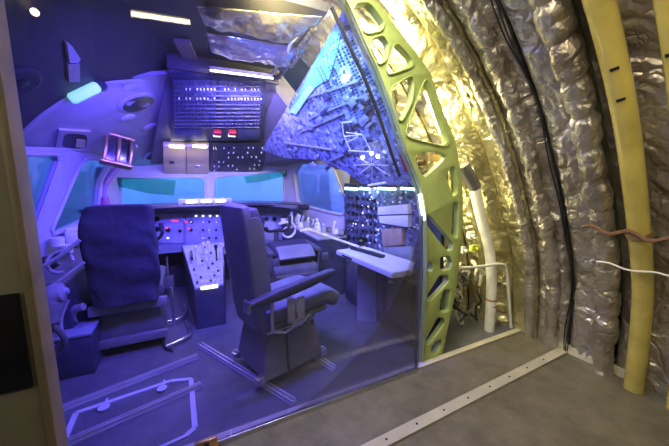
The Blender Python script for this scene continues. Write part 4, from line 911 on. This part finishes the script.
# floor rails under the engineer seat
RAILM = mat('rail_alloy', (.62, .62, .64), .4, .3, var=.15)
def rail(a, c, lab, hgt=.03, w_=.055):
    t = thing('seat_rail', lab, 'floor rail', tuple(a), group='floor rails'); a, c = Vector(a), Vector(c); d = (c-a).normalized(); n = Vector((-d.y, d.x, 0))
    b = B(); sweep(b, [a+Vector((0, 0, .005)), c+Vector((0, 0, .005))], w_, .010); obj('base', b, RAILM, t)
    for s in (-1, 1):
        b = B(); sweep(b, [a+n*s*w_*.3+Vector((0, 0, hgt/2+.005)), c+n*s*w_*.3+Vector((0, 0, hgt/2+.005))], w_*.18, hgt-.01); obj('lip', b, RAILM, t)
    b = B(); k = 0; Ld = (c-a).length
    while .04+k*.07 < Ld: cyl(b, a+d*(.04+k*.07)+Vector((0, 0, .01)), a+d*(.04+k*.07)+Vector((0, 0, .013)), .009, 8); k += 1
    obj('bolt_row', b, STEELD, t)
rail(at(200, 346, 2, 0), at(294, 404, 2, 0), 'floor rail under the near left side of the engineer seat, poking out at both ends', .03, .05)
rail(at(262, 322, 2, 0), at(334, 370, 2, 0), 'floor rail under the far right side of the engineer seat', .03, .05)
rail(at(62, 411, 2, 0), at(198, 358, 2, 0), 'upper of two straight metal rails on the cockpit floor at lower left', .035, .035)
rail(at(66, 446, 2, 0), at(201, 387, 2, 0), 'lower of two straight metal rails on the cockpit floor at lower left', .035, .035)
# floor hatch outline with corner tabs
t = thing('floor_hatch', 'pale rectangular floor hatch outline between the metal rails', 'floor hatch', tuple(at(130, 410, 2, 0)))
HM = mat('hatch_edge', (.55, .56, .62), .45, var=.1)
hp = [at(76, 413, 2, .004), at(171, 381, 2, .004), at(191, 379, 2, .004), at(195, 428, 2, .004), at(186, 436, 2, .004), at(150, 452, 2, .004)]
for i, (a, c) in enumerate(zip(hp, hp[1:])):
    b = B(); sweep(b, [a, c], .03 if i < 4 else .02, .008); obj('edge_strip', b, HM, t)
b = B(); sweep(b, [at(76, 413, 2, .004), at(62, 446, 2, .004)], .03, .008); obj('edge_strip', b, HM, t)
for x, y in ((104, 408), (162, 389)):
    b = B(); p = at(x, y, 2, .006); tube(b, [p, p+Vector((0, 0, .008))], .032, 12); box(b, at(x+2, y-6, 2, .01), (.012, .07, .008)); obj('tab', b, HM, t)
# metal pipes and pedals right of the left pilot seat
for k, (pts, lab) in enumerate([([(166, 347), (184, 339), (192, 334), (189, 326), (186, 321)], 'bent pale tube on the floor right of the left pilot seat'), ([(168, 322), (183, 318), (187, 310), (184, 304)], 'bent pale tube farther up between the left pilot seat and pedestal')]):
    b = B(); tube(b, smooth_pts([at(x, y, 2, .03+.02*k) for x, y in pts], 2), .014, 8); tag(obj('floor_tube', b, STEEL), lab, 'tube')
for k, (x, lab) in enumerate(((-.55, 'left'), (-.25, 'right'))):
    b = B(); box(b, (x, 3.98, .2), (.12, .03, .16), Matrix.Identity(4), .01); cyl(b, (x, 4.0, .2), (x, 4.06, .5), .012, 8); tag(obj('rudder_pedal', b, GREYD), lab+' rudder pedal ahead of the left pilot seat', 'pedal')
